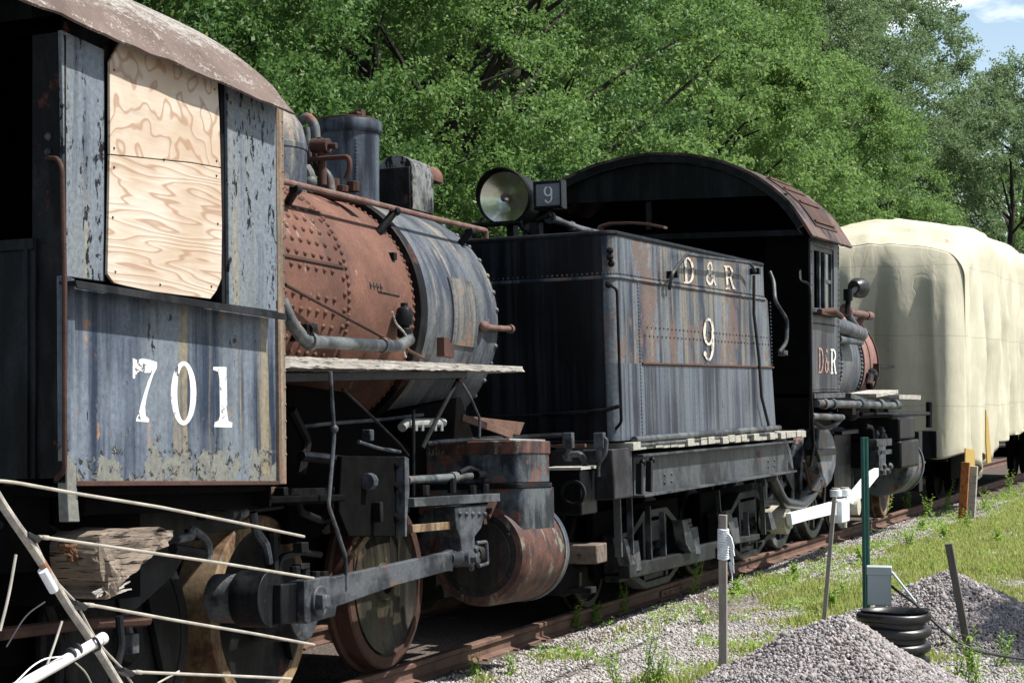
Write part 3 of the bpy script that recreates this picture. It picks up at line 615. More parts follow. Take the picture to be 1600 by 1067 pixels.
# chest: two tiers with rounded corners
def rbox(x0, x1, y0, y1, z0, z1, r, n=5):
    pts = []
    for (cx_, cy_, a0_) in ((x1 - r, y1 - r, 0), (x0 + r, y1 - r, 90), (x0 + r, y0 + r, 180), (x1 - r, y0 + r, 270)):
        for k in range(n + 1): a_ = R(a0_ + 90 * k / n); pts.append((cx_ + r * math.cos(a_), cy_ + r * math.sin(a_), z0))
    return MB().prism(pts, (0, 0, z1 - z0))
xs = 1.5; e0 = A.p(812, 720, xs); e1 = A.p(861, 720, xs); zt1 = A.p(835, 690, xs).z; zm = A.p(835, 757, xs).z; zd = A.p(835, 812, xs).z
m_ = rbox(xs - .85, xs, e0.y, e1.y, zm + .01, zt1, .05); m_.build('steam_chest', M['casing'], A, .012)
m_ = rbox(xs - .87, xs + .008, e0.y - .008, e1.y + .008, zt1 - .085, zt1 + .008, .05); m_.build('chest_lid', M['cylp'], A, .008)
m_ = rbox(xs - .88, xs + .012, e0.y - .02, e1.y + .02, zm - .02, zm + .012, .05); m_.build('chest_flange', M['blackrust'], A, .004)
m_ = rbox(xs - .80, xs + .005, e0.y + .015, e1.y + .06, zC, zm - .02, .04); m_.build('chest_saddle', M['casing'], A, .006)
m_ = MB(); m_.rivets([(xs - .05, e0.y + .03 + (e1.y - e0.y - .06) * k / 4, zt1) for k in range(5)], .014, (0, 0, 1)); m_.rivets([(xs - .05 - .07 * k, e0.y + .04, zt1) for k in range(11)], .014, (0, 0, 1))
m_.each('chest_bolt', M['rustdark'], A)
m_ = MB(); a_ = A.p(790, 687, xs - .15); e_ = A.p(846, 687, xs - .15); m_.bb(xs - .42, xs - .12, a_.y, e_.y, zt1 + .012, zt1 + .024); m_.build('tread_plate', M['palemetal'], A, .002)
# long pipe along the top of chest and brown bracket beyond
rod('control_rod', [(665, 693), (760, 686), (870, 680), (905, 679), (952, 681)], 1.1, .02, M['black'])
m_ = MB(); m_.prism([A.p(px, py, .95) for px, py in [(722, 652), (735, 650), (820, 660), (812, 680), (778, 674), (750, 664)]], (-.02, 0, 0)); m_.bar(A.p(722, 652, .95), A.p(800, 680, 1.15), .02, .05); m_.build('brown_bracket', M['railrust'], A, .003)
# frame, guides, crosshead
gx = 1.33
m_ = MB(); m_.prism([A.p(px, py, gx) for px, py in [(535, 712), (637, 713), (638, 838), (545, 838), (530, 800)]], (-.04, 0, 0))
m_.rivets([A.p(px, py, gx) for px, py in [(618, 726), (618, 760), (618, 808)]], .03, (1, 0, 0), .8, 6); m_.build('guide_yoke', M['shadeblack'], A, .006)
m_ = MB(); m_.prism([A.p(px, py, gx + .06) for px, py in [(633, 713), (639, 716), (640, 766), (637, 800), (636, 838), (633, 838)]], (-.10, 0, 0)); m_.build('yoke_flange', M['steel'], A, .003)
m_ = MB(); a_, b_ = A.p(636, 785, gx + .05), A.p(771, 777, gx + .05); m_.bar(a_, b_, .10, .055); m_.build('guide_bar', M['steel'], A, .004)
m_ = MB(); a_, b_ = A.p(636, 826, gx), A.p(705, 820, gx); m_.bar(a_, b_, .08, .05); m_.build('guide_bar', M['tread'], A, .004)
m_ = MB()
for (px, py, h_) in ((664, 768, 10), (706, 764, 17), (738, 768, 10), (758, 768, 12)): m_.cyl(A.p(px, py + 6, gx), A.p(px, py - h_, gx), .03, 8)
m_.each('guide_bolt', M['blackrust'], A, .002)
m_ = MB(); m_.tube([A.p(636, 750, gx - .02), A.p(700, 746, gx - .02), A.p(735, 743, gx - .02)], .026, 12); m_.cyl(A.p(705, 746, gx - .02), A.p(712, 745, gx - .02), .036, 12); m_.build('valve_rod', M['pipe'], A)
m_ = MB(); m_.tube(bend([A.p(718, 738, gx), A.p(733, 730, gx), A.p(750, 737, gx), A.p(756, 752, gx)], .03), .014); m_.cyl(A.p(744, 742, gx), A.p(756, 742, gx), .028, 10); m_.build('valve_gland', M['black'], A)
m_ = MB(); m_.prism([A.p(px, py, gx + .08) for px, py in [(711, 792), (762, 788), (752, 825), (742, 838), (742, 866), (737, 880), (724, 884), (719, 838), (713, 826)]], (-.16, 0, 0))
m_.rivets([A.p(px, 803, gx + .08) for px in (718, 728, 738, 748, 757)], .022, (1, 0, 0), .9, 6); m_.build('crosshead', M['steel'], A, .006)
m_ = MB(); m_.bar(A.p(760, 808, gx + .02), A.p(771, 782, gx + .02), .05, .03); m_.bar(A.p(751, 812, gx), A.p(756, 812, gx), .05, .06); m_.build('crosshead_arm', M['rustdark'], A, .003)
m_ = MB(); pc = A.p(731, 872, gx + .1); m_.cyl(pc - V(.15, 0, 0), pc + V(.03, 0, 0), .055, 14); m_.cyl(pc + V(.0, 0, 0), pc + V(.07, 0, 0), .03, 6); m_.cyl(A.p(700, 872, gx + .14), A.p(716, 872, gx + .14), .045, 12); m_.tube([A.p(731, 870, gx), A.q(790, 866, yc0) * 0 + V(xc, yc0, zC)], .03, 12)
m_.rivets([A.p(px, py, gx + .11) for px, py in ((709, 866), (712, 880), (720, 866), (742, 858), (745, 876), (735, 886))], .028, (1, 0, 0), 1, 6); m_.build('crosshead_pin', M['steel'], A, .002)
m_ = MB(); m_.tube(bend([A.p(744, 848, gx + .08), A.p(760, 846, gx + .08), A.p(762, 880, gx + .08), A.p(748, 884, gx + .08)], .02), .012); m_.build('oil_cup_bracket', M['steel'], A)
# main rod with big end
mx = 1.5
m_ = MB(); m_.prism([A.p(px, py, mx) for px, py in [(522, 901), (620, 880), (700, 862), (708, 858), (708, 892), (700, 892), (620, 914), (525, 948)]], (-.05, 0, 0)); m_.build('main_rod', M['steel'], A, .005)
m_ = MB(); m_.prism([A.p(px, py, mx + .015) for px, py in [(476, 907), (514, 900), (526, 902), (526, 950), (524, 962), (480, 974), (476, 970)]], (-.11, 0, 0)); pc = A.p(497, 939, mx + .015); m_.cyl(pc - V(.1, 0, 0), pc + V(.02, 0, 0), .085, 22); m_.cyl(pc, pc + V(.06, 0, 0), .04, 6); m_.box(pc + V(.04, -.05, 0), (.05, .03, .08)); m_.build('rod_big_end', M['steel'], A, .005)
m_ = MB(); m_.prism([A.p(px, py, mx - .03) for px, py in [(440, 912), (478, 908), (478, 973), (440, 975)]], (-.14, 0, 0)); m_.build('rod_strap', M['black'], A, .01)
m_ = MB()
for (px, py) in ((461, 888), (476, 893), (492, 896), (505, 896)): m_.cyl(A.p(px, py + 10, mx - .06), A.p(px, py - 4, mx - .06), .03, 8)
m_.box(A.p(470, 884, mx - .06), (.06, .1, .03)); m_.each('oil_cup', M['blackrust'], A, .003)
m_ = MB(); q0 = A.p(415, 935, mx - .12); m_.cyl(q0 - V(.14, 0, 0), q0 + V(.04, 0, 0), .15, 28); m_.build('crank_boss', M['black'], A, .004)
m_ = MB().cyl(q0 - V(.30, 0, 0), q0 - V(.14, 0, 0), .13, 24); m_.build('crank_pin', M['pipe'], A, .004)
# wheels ---------------------------------------------------------
def wheel(T, yw, zw, rW, x=.82, w=.16, mat_t=None, mat_d=None, spokes=0, cw=None, name='driving_wheel', far=True, n=56):
    mt = mat_t or M['tread']; md = mat_d or M['blackrust']
    for sgn in ((1, -1) if far else (1,)):
        k = 'X'
        o_ = V(x * sgn, yw, zw); ax = (sgn, 0, 0)
        tm = MB().lathe(o_, ax, [(rW * .84, -w), (rW + .03, -w), (rW + .03, -w + .03), (rW + .004, -w + .045), (rW, -.01), (rW - .012, 0), (rW * .86, 0), (rW * .85, -.02)], n, False, False)
        tm.add(*(lambda vv, ff: (vv, ff))([], []))
        wo = tm.build(name, mt, T, 0, 35)
        dm_ = MB()
        if spokes:
            dm_.lathe(o_, ax, [(.001, .01), (rW * .2, .01), (rW * .22, -.01), (rW * .22, -w * .6), (.001, -w * .6)], 24, False, False)
            for j in range(spokes):
                a_ = 2 * math.pi * j / spokes + .2
                dv = V(0, math.cos(a_), math.sin(a_)); dm_.bar(o_ + dv * rW * .18 - V(sgn * .05, 0, 0), o_ + dv * rW * .86 - V(sgn * .05, 0, 0), .06, .05, (1, 0, 0))
        else:
            dm_.lathe(o_, ax, [(.001, .0), (rW * .2, 0), (rW * .24, -.03), (rW * .6, -.055), (rW * .8, -.035), (rW * .85, -.015), (rW * .85, -w)], n, False, False)
        if cw is not None:
            pts = [o_ + V(-.03 * sgn, rW * .83 * math.cos(a_), rW * .83 * math.sin(a_)) for a_ in [R(cw - 62 + 124 * k / 14) for k in range(15)]]
            dm_.prism(pts, (.035 * sgn, 0, 0))
        d_ = dm_.build('wheel_disc', md, wo, .002)
    MB().cyl((-x, yw, zw), (x, yw, zw), .075, 12).build('axle', M['shadeblack'], T)
pb = A.p(607, 1044, .82); rW = .56
zrail = pb.z - .0
wheel(A, pb.y, zrail + rW, rW, mat_t=M['rustdark'], mat_d=weathered('wheel_disc_shaded', (.012, .012, .010), (.04, .038, .028), rust=(.06, .03, .02), rust_amt=.3), cw=200)  # disc colour darkened to hold the shade cast by the rods
yA_ = A.p(410, 940, .82).y; rail_at = lambda y: A.w(.75, 9.0 + y, 0.012).z
wheel(A, yA_, rail_at(yA_) + rW, rW, w=.32, mat_t=M['tread'], cw=20)
MB().cyl((.8, yA_, rail_at(yA_) + rW), (1.1, yA_, rail_at(yA_) + rW), .17, 28).build('wheel_hub', M['steel'], A, .01)
wheel(A, yA_ - 1.35, rail_at(yA_ - 1.35) + rW, rW, w=.16, cw=20, mat_t=M['blackrust'])
# frames, ash pan, brake gear: dark mass with plates added to stop light leaks
m_ = MB(); yk0 = Y0 + .1; m_.bb(.50, .58, yk0, yc1 + .3, .45, 1.05); m_.bb(-.58, -.50, yk0, yc1 + .3, .45, 1.05); m_.bb(-.5, .5, yk0, ye + .1, .35, 1.7); m_.bb(-1.1, -1.0, yk0, yc1, .3, 1.9)
m_.bb(-.45, .45, yc0 - .2, yc1, .5, 1.75); m_.build('frame_and_light_block', M['shadeblack'], A, .01)
m_ = MB(); m_.bb(-1.3, 1.25, Y0 + .02, Y0 + .3, zb - .38, zb - .02); m_.bb(-1.2, 1.40, Y0 + .35, yf, zb - .14, zb - .03); m_.bb(.9, 1.2, Y0 + .4, Y0 + 1.1, zb - .55, zb - .12)
m_.bb(1.1, 1.44, yf, yf + .9, zb - .12, zb - .08); m_.build('underfloor_beam', M['shadeblack'], A, .01)
m_ = MB(); m_.prism([A.p(px, py, 1.15) for px, py in [(150, 812), (210, 792), (300, 800), (390, 825), (310, 835), (270, 900), (215, 950), (190, 960), (180, 900)]], (-.03, 0, 0)); m_.build('fender_plate', M['black'], A, .004)
m_ = MB(); m_.prism([A.p(px, py, 1.0) for px, py in [(540, 768), (568, 768), (542, 796)]], (-.02, 0, 0)); m_.build('wedge_plate', M['railrust'], A)
m_ = MB(); m_.bar(A.p(552, 865, 1.2), A.p(582, 823, 1.2), .03, .04); m_.build('wedge_strap', M['tread'], A)
# springs
m_ = MB()
for k in range(7): m_.bar((.98, yA_ + .25 - .5 + .03 * k, 1.28 - .014 * k), (.98, yA_ + .25 + .5 - .03 * k, 1.28 - .014 * k), .1, .012)
m_.build('leaf_spring', M['blackrust'], A)
# pipes under the cab
rod('pipe', [(276, 842), (300, 838), (300, 826), (318, 838), (326, 850), (326, 875)], 1.3, .022, M['pipe']); rod('pipe', [(270, 858), (320, 866)], 1.28, .03, M['blackrust'])
m_ = MB(); m_.cyl(A.p(358, 803, 1.3), A.p(382, 800, 1.3), .03, 12); m_.cyl(A.p(366, 803, 1.3), A.p(371, 803, 1.3), .045, 12); m_.build('valve', M['pipe'], A)
rod('brake_hose', [(186, 962), (190, 1010), (175, 1067)], 1.2, .02, M['black']); rod('pipe', [(425, 830), (428, 900)], 1.2, .03, M['blackrust']); rod('pipe', [(20, 800), (200, 790), (360, 800), (440, 790)], 1.1, .02, M['black']); rod('pipe', [(0, 990), (120, 975), (230, 968)], 1.1, .03, M['rustdark'])
rod('pipe', [(380, 770), (410, 778), (425, 765), (440, 768)], 1.25, .02, M['rustdark'])
rod('pipe', [(470, 712), (560, 722), (580, 748)], 1.2, .03, M['black'])
m_ = MB(); m_.cyl(A.p(565, 750, 1.3), A.p(575, 750, 1.3), .045, 10); m_.cyl(A.p(573, 752, 1.36), A.p(580, 752, 1.36), .05, 10); m_.bar(A.p(540, 755, 1.2), A.p(575, 752, 1.2), .06, .12); m_.build('rocker_shaft', M['steel'], A, .003)
m_ = MB(); m_.tube(bend([A.p(628, 668, 1.15), A.p(634, 661, 1.15), A.p(692, 660, 1.15)], .04), .03, 10)
for px in (650, 660, 680, 690): m_.cyl(A.p(px, 662, 1.17), A.p(px, 673, 1.17), .012, 6)
m_.build('oil_feed_pipe', M['palemetal'], A)
m_ = MB(); m_.prism([A.p(px, py, .9) for px, py in [(450, 600), (535, 612), (640, 700), (640, 800), (450, 850)]], (-.05, 0, 0)); m_.build('firebox_side', M['shadeblack'], A)
m_ = MB(); m_.prism([A.p(px, py, .8) for px, py in [(640, 640), (720, 620), (745, 700), (745, 780), (650, 780)]], (-.6, 0, 0)); m_.build('cylinder_saddle', M['shadeblack'], A)
for i_, (pts_, x_, r_, mm) in enumerate([([(60, 905), (80, 960), (95, 1010), (90, 1067)], 1.0, .025, 'blackrust'), ([(130, 880), (200, 900), (215, 940)], .9, .03, 'blackrust'), ([(428, 900), (440, 870), (470, 862), (500, 866)], 1.15, .02, 'black'), ([(20, 870), (110, 878), (240, 880)], 1.05, .018, 'rustdark'),
    ([(150, 830), (160, 900), (190, 930), (205, 1000)], .95, .02, 'steel'), ([(462, 770), (470, 800), (500, 812), (530, 806)], 1.2, .022, 'blackrust'), ([(455, 640), (480, 690), (470, 740)], 1.1, .03, 'blackrust'), ([(560, 690), (590, 700), (625, 706)], 1.25, .012, 'steel'), ([(460, 668), (510, 662), (600, 655), (660, 648)], 1.05, .012, 'steel'),
    ([(0, 820), (70, 822), (105, 840)], 1.2, .02, 'blackrust'), ([(395, 800), (400, 830), (415, 850), (420, 880)], 1.28, .025, 'steel')]): rod('pipe', pts_, x_, r_, M[mm])
for (px, py, x_, sx_, sz_) in ((205, 1005, 1.0, .06, .10), (318, 805, 1.3, .05, .05), (300, 835, 1.25, .06, .06), (440, 768, 1.3, .05, .05), (150, 775, 1.2, .2, .12), (470, 855, 1.3, .08, .06), (575, 680, 1.2, .05, .07), (590, 800, 1.36, .04, .12)):
    MB().box(A.p(px, py, x_), (.06, sx_, sz_)).build('bracket', M['steel'] if px % 2 else M['blackrust'], A, .006)
# rotten end of the timber sticking out under the cab
tz = [(x_ / 3.165, y_ / 3.165 + 730) for x_, y_ in [(470, 385), (480, 345), (520, 315), (600, 304), (780, 300), (875, 310), (868, 345), (780, 410), (720, 450), (690, 500), (640, 540), (600, 572), (560, 640), (540, 655), (520, 640), (545, 600), (530, 578), (500, 560), (490, 535), (478, 500), (470, 460), (462, 420)]]
bm = bmesh.new(); f_ = bm.faces.new([bm.verts.new(A.p(px, py, 1.52)) for px, py in tz])
bmesh.ops.triangulate(bm, faces=bm.faces[:]); bmesh.ops.subdivide_edges(bm, edges=bm.edges[:], cuts=3, use_grid_fill=True)
me = bpy.data.meshes.new('rotten_timber'); r_ = bmesh.ops.extrude_face_region(bm, geom=bm.faces[:])
for v in [g for g in r_['geom'] if isinstance(g, bmesh.types.BMVert)]: v.co.x -= .28; v.co.y += .05
for v in bm.verts:
    n3 = noise.noise_vector(v.co * 7) * .014 + noise.noise_vector(v.co * 26) * .007; n3.y *= .6; v.co += n3
    if v.co.x > 1.4: v.co.x += .03 * noise.noise((v.co.y * 2, v.co.z * 40, 0)) + 0
bmesh.ops.recalc_face_normals(bm, faces=bm.faces); bm.to_mesh(me); bm.free(); me.materials.append(M['rot'])
o = bpy.data.objects.new('rotten_timber', me); col.objects.link(o); o.parent = A.o
m_ = MB()
for i_ in range(150):
    t_ = random.random(); px = 92 + 60 * t_ + random.uniform(-4, 10); py = 852 + 66 * t_ + random.uniform(-9, 7) 
    p_ = A.p(px + 8, py, 1.36 + random.uniform(-.06, .06)); m_.box(p_, (random.uniform(.01, .03), random.uniform(.02, .06), random.uniform(.006, .018)), Matrix.Rotation(random.uniform(-.8, .5), 3, 'X'))
cr_ = m_.build('crumbled_end', M['rotend'], o); cr_['kind'] = 'stuff'
m_ = MB()
for i_ in range(26):
    p_ = A.p(150 + random.uniform(-6, 22), 930 + random.uniform(-10, 4), 1.5); q_ = p_ + V(random.uniform(-.02, .02), random.uniform(.05, .2), random.uniform(.0, .10)); m_.bar(p_, q_, .008, .006)
sp_ = m_.build('splinters', M['oldwood'], o); sp_['kind'] = 'stuff'
# ================================================================ tender of number 9
T = Thing('locomotive_tender', (0, 16.0, 0), ry=-1.8, label='black riveted tender lettered D & R, with a headlight on top and plank deck', cat='tender')
S2 = 1.5
Pt = lambda px, py, x=S2: T.p(px, py, x)
tb0, tt0, tsm0 = Pt(966, 688), Pt(957, 367), Pt(962, 434)
tb1, tt1, tsm1 = Pt(1213, 669), Pt(1190, 411), Pt(1196, 464)
y0 = (tb0.y + tt0.y) / 2; rc = .09
def rbox2(x0, x1, ya, yb, z0, z1, r, n=6, taper=0):
    def ring(z, yb_):
        out = []
        for (cx_, cy_, a0_) in ((x1 - r, yb_ - .02, 0), (x0 + r, yb_ - .02, 90), (x0 + r, ya + r, 180), (x1 - r, ya + r, 270)):
            rr = r if a0_ >= 180 else .02
            if a0_ < 180: cx_ = x1 - .02 if a0_ == 0 else x0 + .02
            for k in range(n + 1): a_ = R(a0_ + 90 * k / n); out.append((cx_ + rr * math.cos(a_), cy_ + rr * math.sin(a_), z))
        return out
    A_, B_ = ring(z0, yb), ring(z1, yb - taper); N_ = len(A_)
    return MB().add(A_ + B_, [tuple(range(N_)), tuple(range(N_, 2 * N_))[::-1]] + [(i, (i + 1) % N_, N_ + (i + 1) % N_, N_ + i) for i in range(N_)])
zB = (tb0.z + tb1.z) / 2; zS = (tsm0.z + tsm1.z) / 2 - .01; zT = (tt0.z + tt1.z) / 2; zM = Pt(1100, 571).z
lo = rbox2(-S2, S2, y0, tb1.y, zB, zM, rc, taper=.08); mi = rbox2(-S2 + .002, S2 - .002, y0 + .002, tb1.y - .08, zM, zS, rc, taper=.07)
hi = rbox2(-S2 - .004, S2 + .004, y0 - .004, tsm1.y - .05, zS, zT, rc, taper=.0)
hi.f = [f for f in hi.f if len(f) == 4 or f[0] < 28]  # open top for the coal space
hi.f = [f for f in hi.f]
hi = hi.build('coping_side', M['tender'], T, 0, 40)
# near-black glossy sheet painting in the rear wall's shade, away from the sun
rwm = MB().bb(-S2 + rc, S2 - rc, y0 - .008, y0 + .004, zB + .01, zT - .01).build('rear_shade_sheet', M['rearshade'], T)
# rims
def rimpath(z, off, yend): 
    pts = [(-S2 - off, yend, z), (-S2 - off, y0 + rc, z)]
    for k in range(1, 7): a_ = R(180 + 90 * k / 6); pts.append((-S2 + rc + (rc + off) * math.cos(a_), y0 + rc + (rc + off) * math.sin(a_), z))
    for k in range(0, 7): a_ = R(270 + 90 * k / 6); pts.append((S2 - rc + (rc + off) * math.cos(a_), y0 + rc + (rc + off) * math.sin(a_), z))
    pts.append((S2 + off, yend, z)); return pts
m_ = MB(); m_.tube(rimpath(zT, .0, tt1.y), .022, 8); m_.build('coping_rim', M['black'], T)
m_ = MB(); m_.tube(rimpath(zS, .0, tsm1.y - .02), .016, 8); pts = rimpath(zS + .03, .006, tsm1.y - .04)
pp = []; nn_ = []
for i in range(len(pts) - 1):
    a_, b_ = Vector(pts[i]), Vector(pts[i + 1]); L_ = (b_ - a_).length; k_ = max(1, int(L_ / .042)); d_ = (b_ - a_).normalized()
    for j in range(k_): pp.append(a_.lerp(b_, j / k_)); nn_.append(V(-d_.y, d_.x, 0) * -1 if False else V(d_.y, -d_.x, 0))
m_.rivets(pp, .010, nn_, .8, 6); m_.build('coping_seam', M['tender'], T)
m_ = MB(); m_.tube([(S2 + .004, Pt(1003, 570).y, zM), (S2 + .004, tb1.y - .05, zM)], .012, 6); m_.build('trim_strip', M['rustdark'], T)
pp = []
yv = Pt(1000, 560).y
for i in range(44): pp.append(V(S2 + .002, yv, zB + .03 + (zS - zB - .06) * i / 43))
ya, yb = Pt(1008, 515).y, tb1.y - .12; zr = Pt(1003, 517).z
k = 0
while ya + k * .055 < yb: pp.append(V(S2 + .001, ya + k * .055, zr + (.035 if k % 2 else -.035))); k += 1
yfz = tb1.y - .09
for i in range(18): pp.append(V(S2 + .002, yfz, zM + .03 + (zS - zM - .06) * i / 17))
mi.rivets([p_ for p_ in pp if p_.z > zM], .011, (1, 0, 0), .8, 6).build('upper_tank', M['tender'], T, 0, 40); lo.rivets([p_ for p_ in pp if p_.z <= zM], .011, (1, 0, 0), .8, 6).build('lower_tank', M['tenderlow'], T, 0, 40)
m_ = MB(); m_.tube([(S2 + .03, Pt(985, 685).y, zB + .0), (S2 + .03, Pt(1213, 668).y, zB)], .028, 10); m_.tube([(S2 + .03, Pt(990, 688).y, zB - .045), (S2 + .03, Pt(1205, 668).y, zB - .045)], .018, 8); m_.build('deck_pipe', M['pipe'], T)
# rear corner grab rails
m_ = MB(); m_.tube(bend([T.q(900, 655, y0) * 0 + V(.9, y0 - .05, zB + .22), V(S2 - .1, y0 - .06, zB + .24), V(S2 + .02, y0 - .02, zB + .27)], .04), .016); m_.tube([V(-1.2, y0 - .05, zB + .19), V(.9, y0 - .05, zB + .22)], .012); m_.build('rear_handrail', M['black'], T)
m_ = MB(); m_.tube(bend([Pt(953, 445, 1.47), Pt(964, 452, 1.52), Pt(969, 600, 1.52), Pt(971, 660, 1.52), Pt(962, 670, 1.47)], .03), .012); m_.build('corner_rail', M['blackrust'], T)
m_ = MB(); hx_ = S2 + .09
m_.tube(bend([Pt(1046, 452, S2 + .04), Pt(1050, 428, hx_), Pt(1073, 398, hx_), Pt(1172, 411, hx_), Pt(1180, 424, hx_)], .05), .015, 8); m_.build('side_handrail', M['steel'], T)
m_ = MB(); m_.box(Pt(1051, 429, S2 + .05), (.1, .05, .06)); m_.box(Pt(1180, 424, S2 + .05), (.1, .06, .06)); m_.build('handrail_bracket', M['black'], T, .004)
m_ = MB(); m_.tube([Pt(1178, 430, S2 + .05), Pt(1178, 490, S2 + .03), Pt(1186, 560, S2 + .03), Pt(1190, 620, S2 + .04), Pt(1201, 664, S2 + .05)], .016, 8); m_.build('hose', M['rubber'], T)
# filler hatch hinges at the corner
m_ = MB()
for (px, py) in ((953, 392), (953, 402), (955, 412), (951, 445)): m_.ball(Pt(px, py, S2 - .01), .03, 8)
m_.build('corner_fitting', M['black'], T)
# letters: built as thin raised paint strokes
def strokes(name, polys, x, mat, TT, map_):
    for i, poly in enumerate(polys): pass
    m = MB()
    for i, poly in enumerate(polys): m.prism([TT.p(*map_(q_), x + .0008 * i) for q_ in poly], (-.003, 0, 0))
    return m.build(name, mat, TT)
def rib(o, i): return o + i[::-1]
def arcp(cx_, cy_, rx_, ry_, a0, a1, n=14): return [(cx_ + rx_ * math.cos(R(a0 + (a1 - a0) * k / n)), cy_ + ry_ * math.sin(R(a0 + (a1 - a0) * k / n))) for k in range(n + 1)]
GD = [[(0, 0), (.52, 0), (.52, .07), (0, .07)], [(0, .93), (.52, .93), (.52, 1), (0, 1)], [(.12, .05), (.32, .05), (.32, .95), (.12, .95)], rib(arcp(.42, .5, .56, .5, -90, 90), arcp(.42, .5, .36, .42, -90, 90))]
GR = [[(0, 0), (.5, 0), (.5, .07), (0, .07)], [(0, .93), (.42, .93), (.42, 1), (0, 1)], [(.12, .05), (.32, .05), (.32, .95), (.12, .95)], rib(arcp(.42, .27, .5, .27, -90, 90), arcp(.42, .27, .3, .19, -90, 90)), [(.3, .46), (.45, .46), (.45, .54), (.3, .54)], [(.5, .5), (.7, .5), (.92, .93), (1.05, .93), (1.05, 1), (.75, 1)]]
GA = [rib(arcp(.42, .25, .26, .24, 0, 360, 24), arcp(.42, .25, .13, .15, 0, 360, 24)), rib(arcp(.38, .72, .36, .28, 0, 360, 28), arcp(.38, .72, .2, .19, 0, 360, 28)), [(.45, .42), (.55, .42), (1.0, .94), (1.0, 1), (.88, 1)], [(.72, .52), (1.0, .50), (1.0, .55), (.88, .57), (.78, .8), (.7, .8)]]
def ring_(cx_, cy_, rx_, ry_, ix, iy, n=36):
    return [(cx_, cy_, rx_, ry_, ix, iy, n)]
def ringmesh(m, TT, x, map_, cx_, cy_, rx_, ry_, ix, iy, n=36, a0=0, a1=360):
    vs = []
    for k in range(n + 1):
        a_ = R(a0 + (a1 - a0) * k / n)
        o_ = map_((cx_ + rx_ * math.cos(a_), cy_ + ry_ * math.sin(a_))); i_ = map_((cx_ + ix * math.cos(a_), cy_ + iy * math.sin(a_)))
        vs += [TT.p(*o_, x), TT.p(*i_, x)]
    m.add(vs, [(2 * k, 2 * k + 1, 2 * k + 3, 2 * k + 2) for k in range(n)])
def glyph(ch, TT, x, x0, x1, yt0, yb0, mat, shear=0.):
    mp = lambda q_: (x0 + (x1 - x0) * q_[0] + shear * q_[1], yt0 + (yb0 - yt0) * q_[1])
    m = MB()
    if ch == '&':
        ringmesh(m, TT, x, mp, .42, .25, .28, .25, .12, .15); ringmesh(m, TT, x + .0008, mp, .38, .72, .38, .28, .17, .17)
        polys = GA[2:]
    elif ch == '9':
        ringmesh(m, TT, x, mp, .5, .32, .5, .32, .28, .26); ringmesh(m, TT, x + .0008, mp, .5, .60, .5, .40, .27, .34, 24, -20, 150)
        polys = [[(.75, .3), (1.0, .3), (1.0, .62), (.77, .62)], arcp(.16, .83, .15, .06, 0, 360, 14)[:-1]]
    else: polys = GD if ch == 'D' else GR
    for i, poly in enumerate(polys): m.prism([TT.p(*mp(q_), x + .0016 + .0006 * i) for q_ in poly], (-.002, 0, 0))
    return m.build('painted_digit' if ch == '9' else 'painted_letter', mat, TT)
glyph('D', T, S2 + .009, 1067, 1084, 402, 443, M['letterold'], 2); glyph('&', T, S2 + .009, 1103, 1118, 409, 446, M['letterold'], 1); glyph('R', T, S2 + .009, 1131, 1146, 415, 452, M['letterold'], 3)
glyph('9', T, S2 + .006, 1099, 1116, 497, 564, M['letterold'])
# coal space floor + small things on top
m_ = MB(); m_.bb(-S2 + .02, S2 - .02, y0 + .03, tsm1.y - .1, zS + .02, zS + .06); m_.bb(-S2 + .02, S2 - .02, tsm1.y - .12, tsm1.y - .1, zS, zT); m_.build('tank_top', M['shadeblack'], T)
# headlight on the tender
hy = T.w(0, 14.6, 3).y; hc = T.q(788, 309, hy); hR = (T.q(827, 309, hy).x - T.q(750, 309, hy).x) / 2
m_ = MB(); hax = Vector((.03, -1, 0)).normalized()
m_.lathe(hc, hax, [(hR * .75, -.34), (hR * .98, -.30), (hR, -.02), (hR * 1.04, 0), (hR * 1.04, .02), (hR * .99, .022), (hR * .97, -.01)], 40, True, False)
m_.build('headlight_body', M['blackrust'], T, 0, 30)
# visor: upper half hood
vs = []; fs = []; n_ = 30
for k in range(n_ + 1):
    a_ = R(-35 + 250 * k / n_); ext = .10 * max(0, math.sin(a_) * .75 + .35)
    e_ = V(math.cos(a_), 0, math.sin(a_))
    for rr in (1.05, 1.08): vs += [hc + e_ * hR * rr, hc + e_ * hR * rr + hax * (ext + .01)]
for k in range(n_):
    b = 4 * k; fs += [(b, b + 4, b + 5, b + 1), (b + 2, b + 3, b + 7, b + 6), (b + 1, b + 5, b + 7, b + 3)]
MB().add(vs, fs).build('headlight_hood', M['blackrust'], T, 0, 40)
MB().lathe(hc, hax, [(hR * .98, .008), (hR * .98, -.005)], 40, False, False).build('lens_ring', M['chrome'], T)
MB().lathe(hc, hax, [(.001, -.10), (hR * .3, -.095), (hR * .6, -.06), (hR * .97, 0)], 40, False, False).build('reflector', M['lens'], T, 0, 60)
m_ = MB(); m_.lathe(hc, hax, [(.03, -.1), (.035, .0), (.02, .03)], 14); m_.build('headlight_bulb', M['railpipe'], T); MB().ball(hc + hax * .03 + V(.03, 0, -.02), .022, 10).build('headlight_bulb', M['chrome'], T)
nb0, nb1 = T.q(834, 287, hy), T.q(877, 321, hy)
m_ = MB(); m_.bb(nb0.x - .02, nb1.x, hy + .03, hy + .13, nb1.z - .02, nb0.z + .02)
for (xa, xb, za, zb_) in ((nb0.x, nb1.x, nb0.z - .005, nb0.z + .012), (nb0.x, nb1.x, nb1.z - .012, nb1.z + .005), (nb0.x - .008, nb0.x + .008, nb1.z, nb0.z), (nb1.x - .014, nb1.x + .002, nb1.z, nb0.z)): m_.bb(xa, xb, hy + .005, hy + .029, za, zb_)
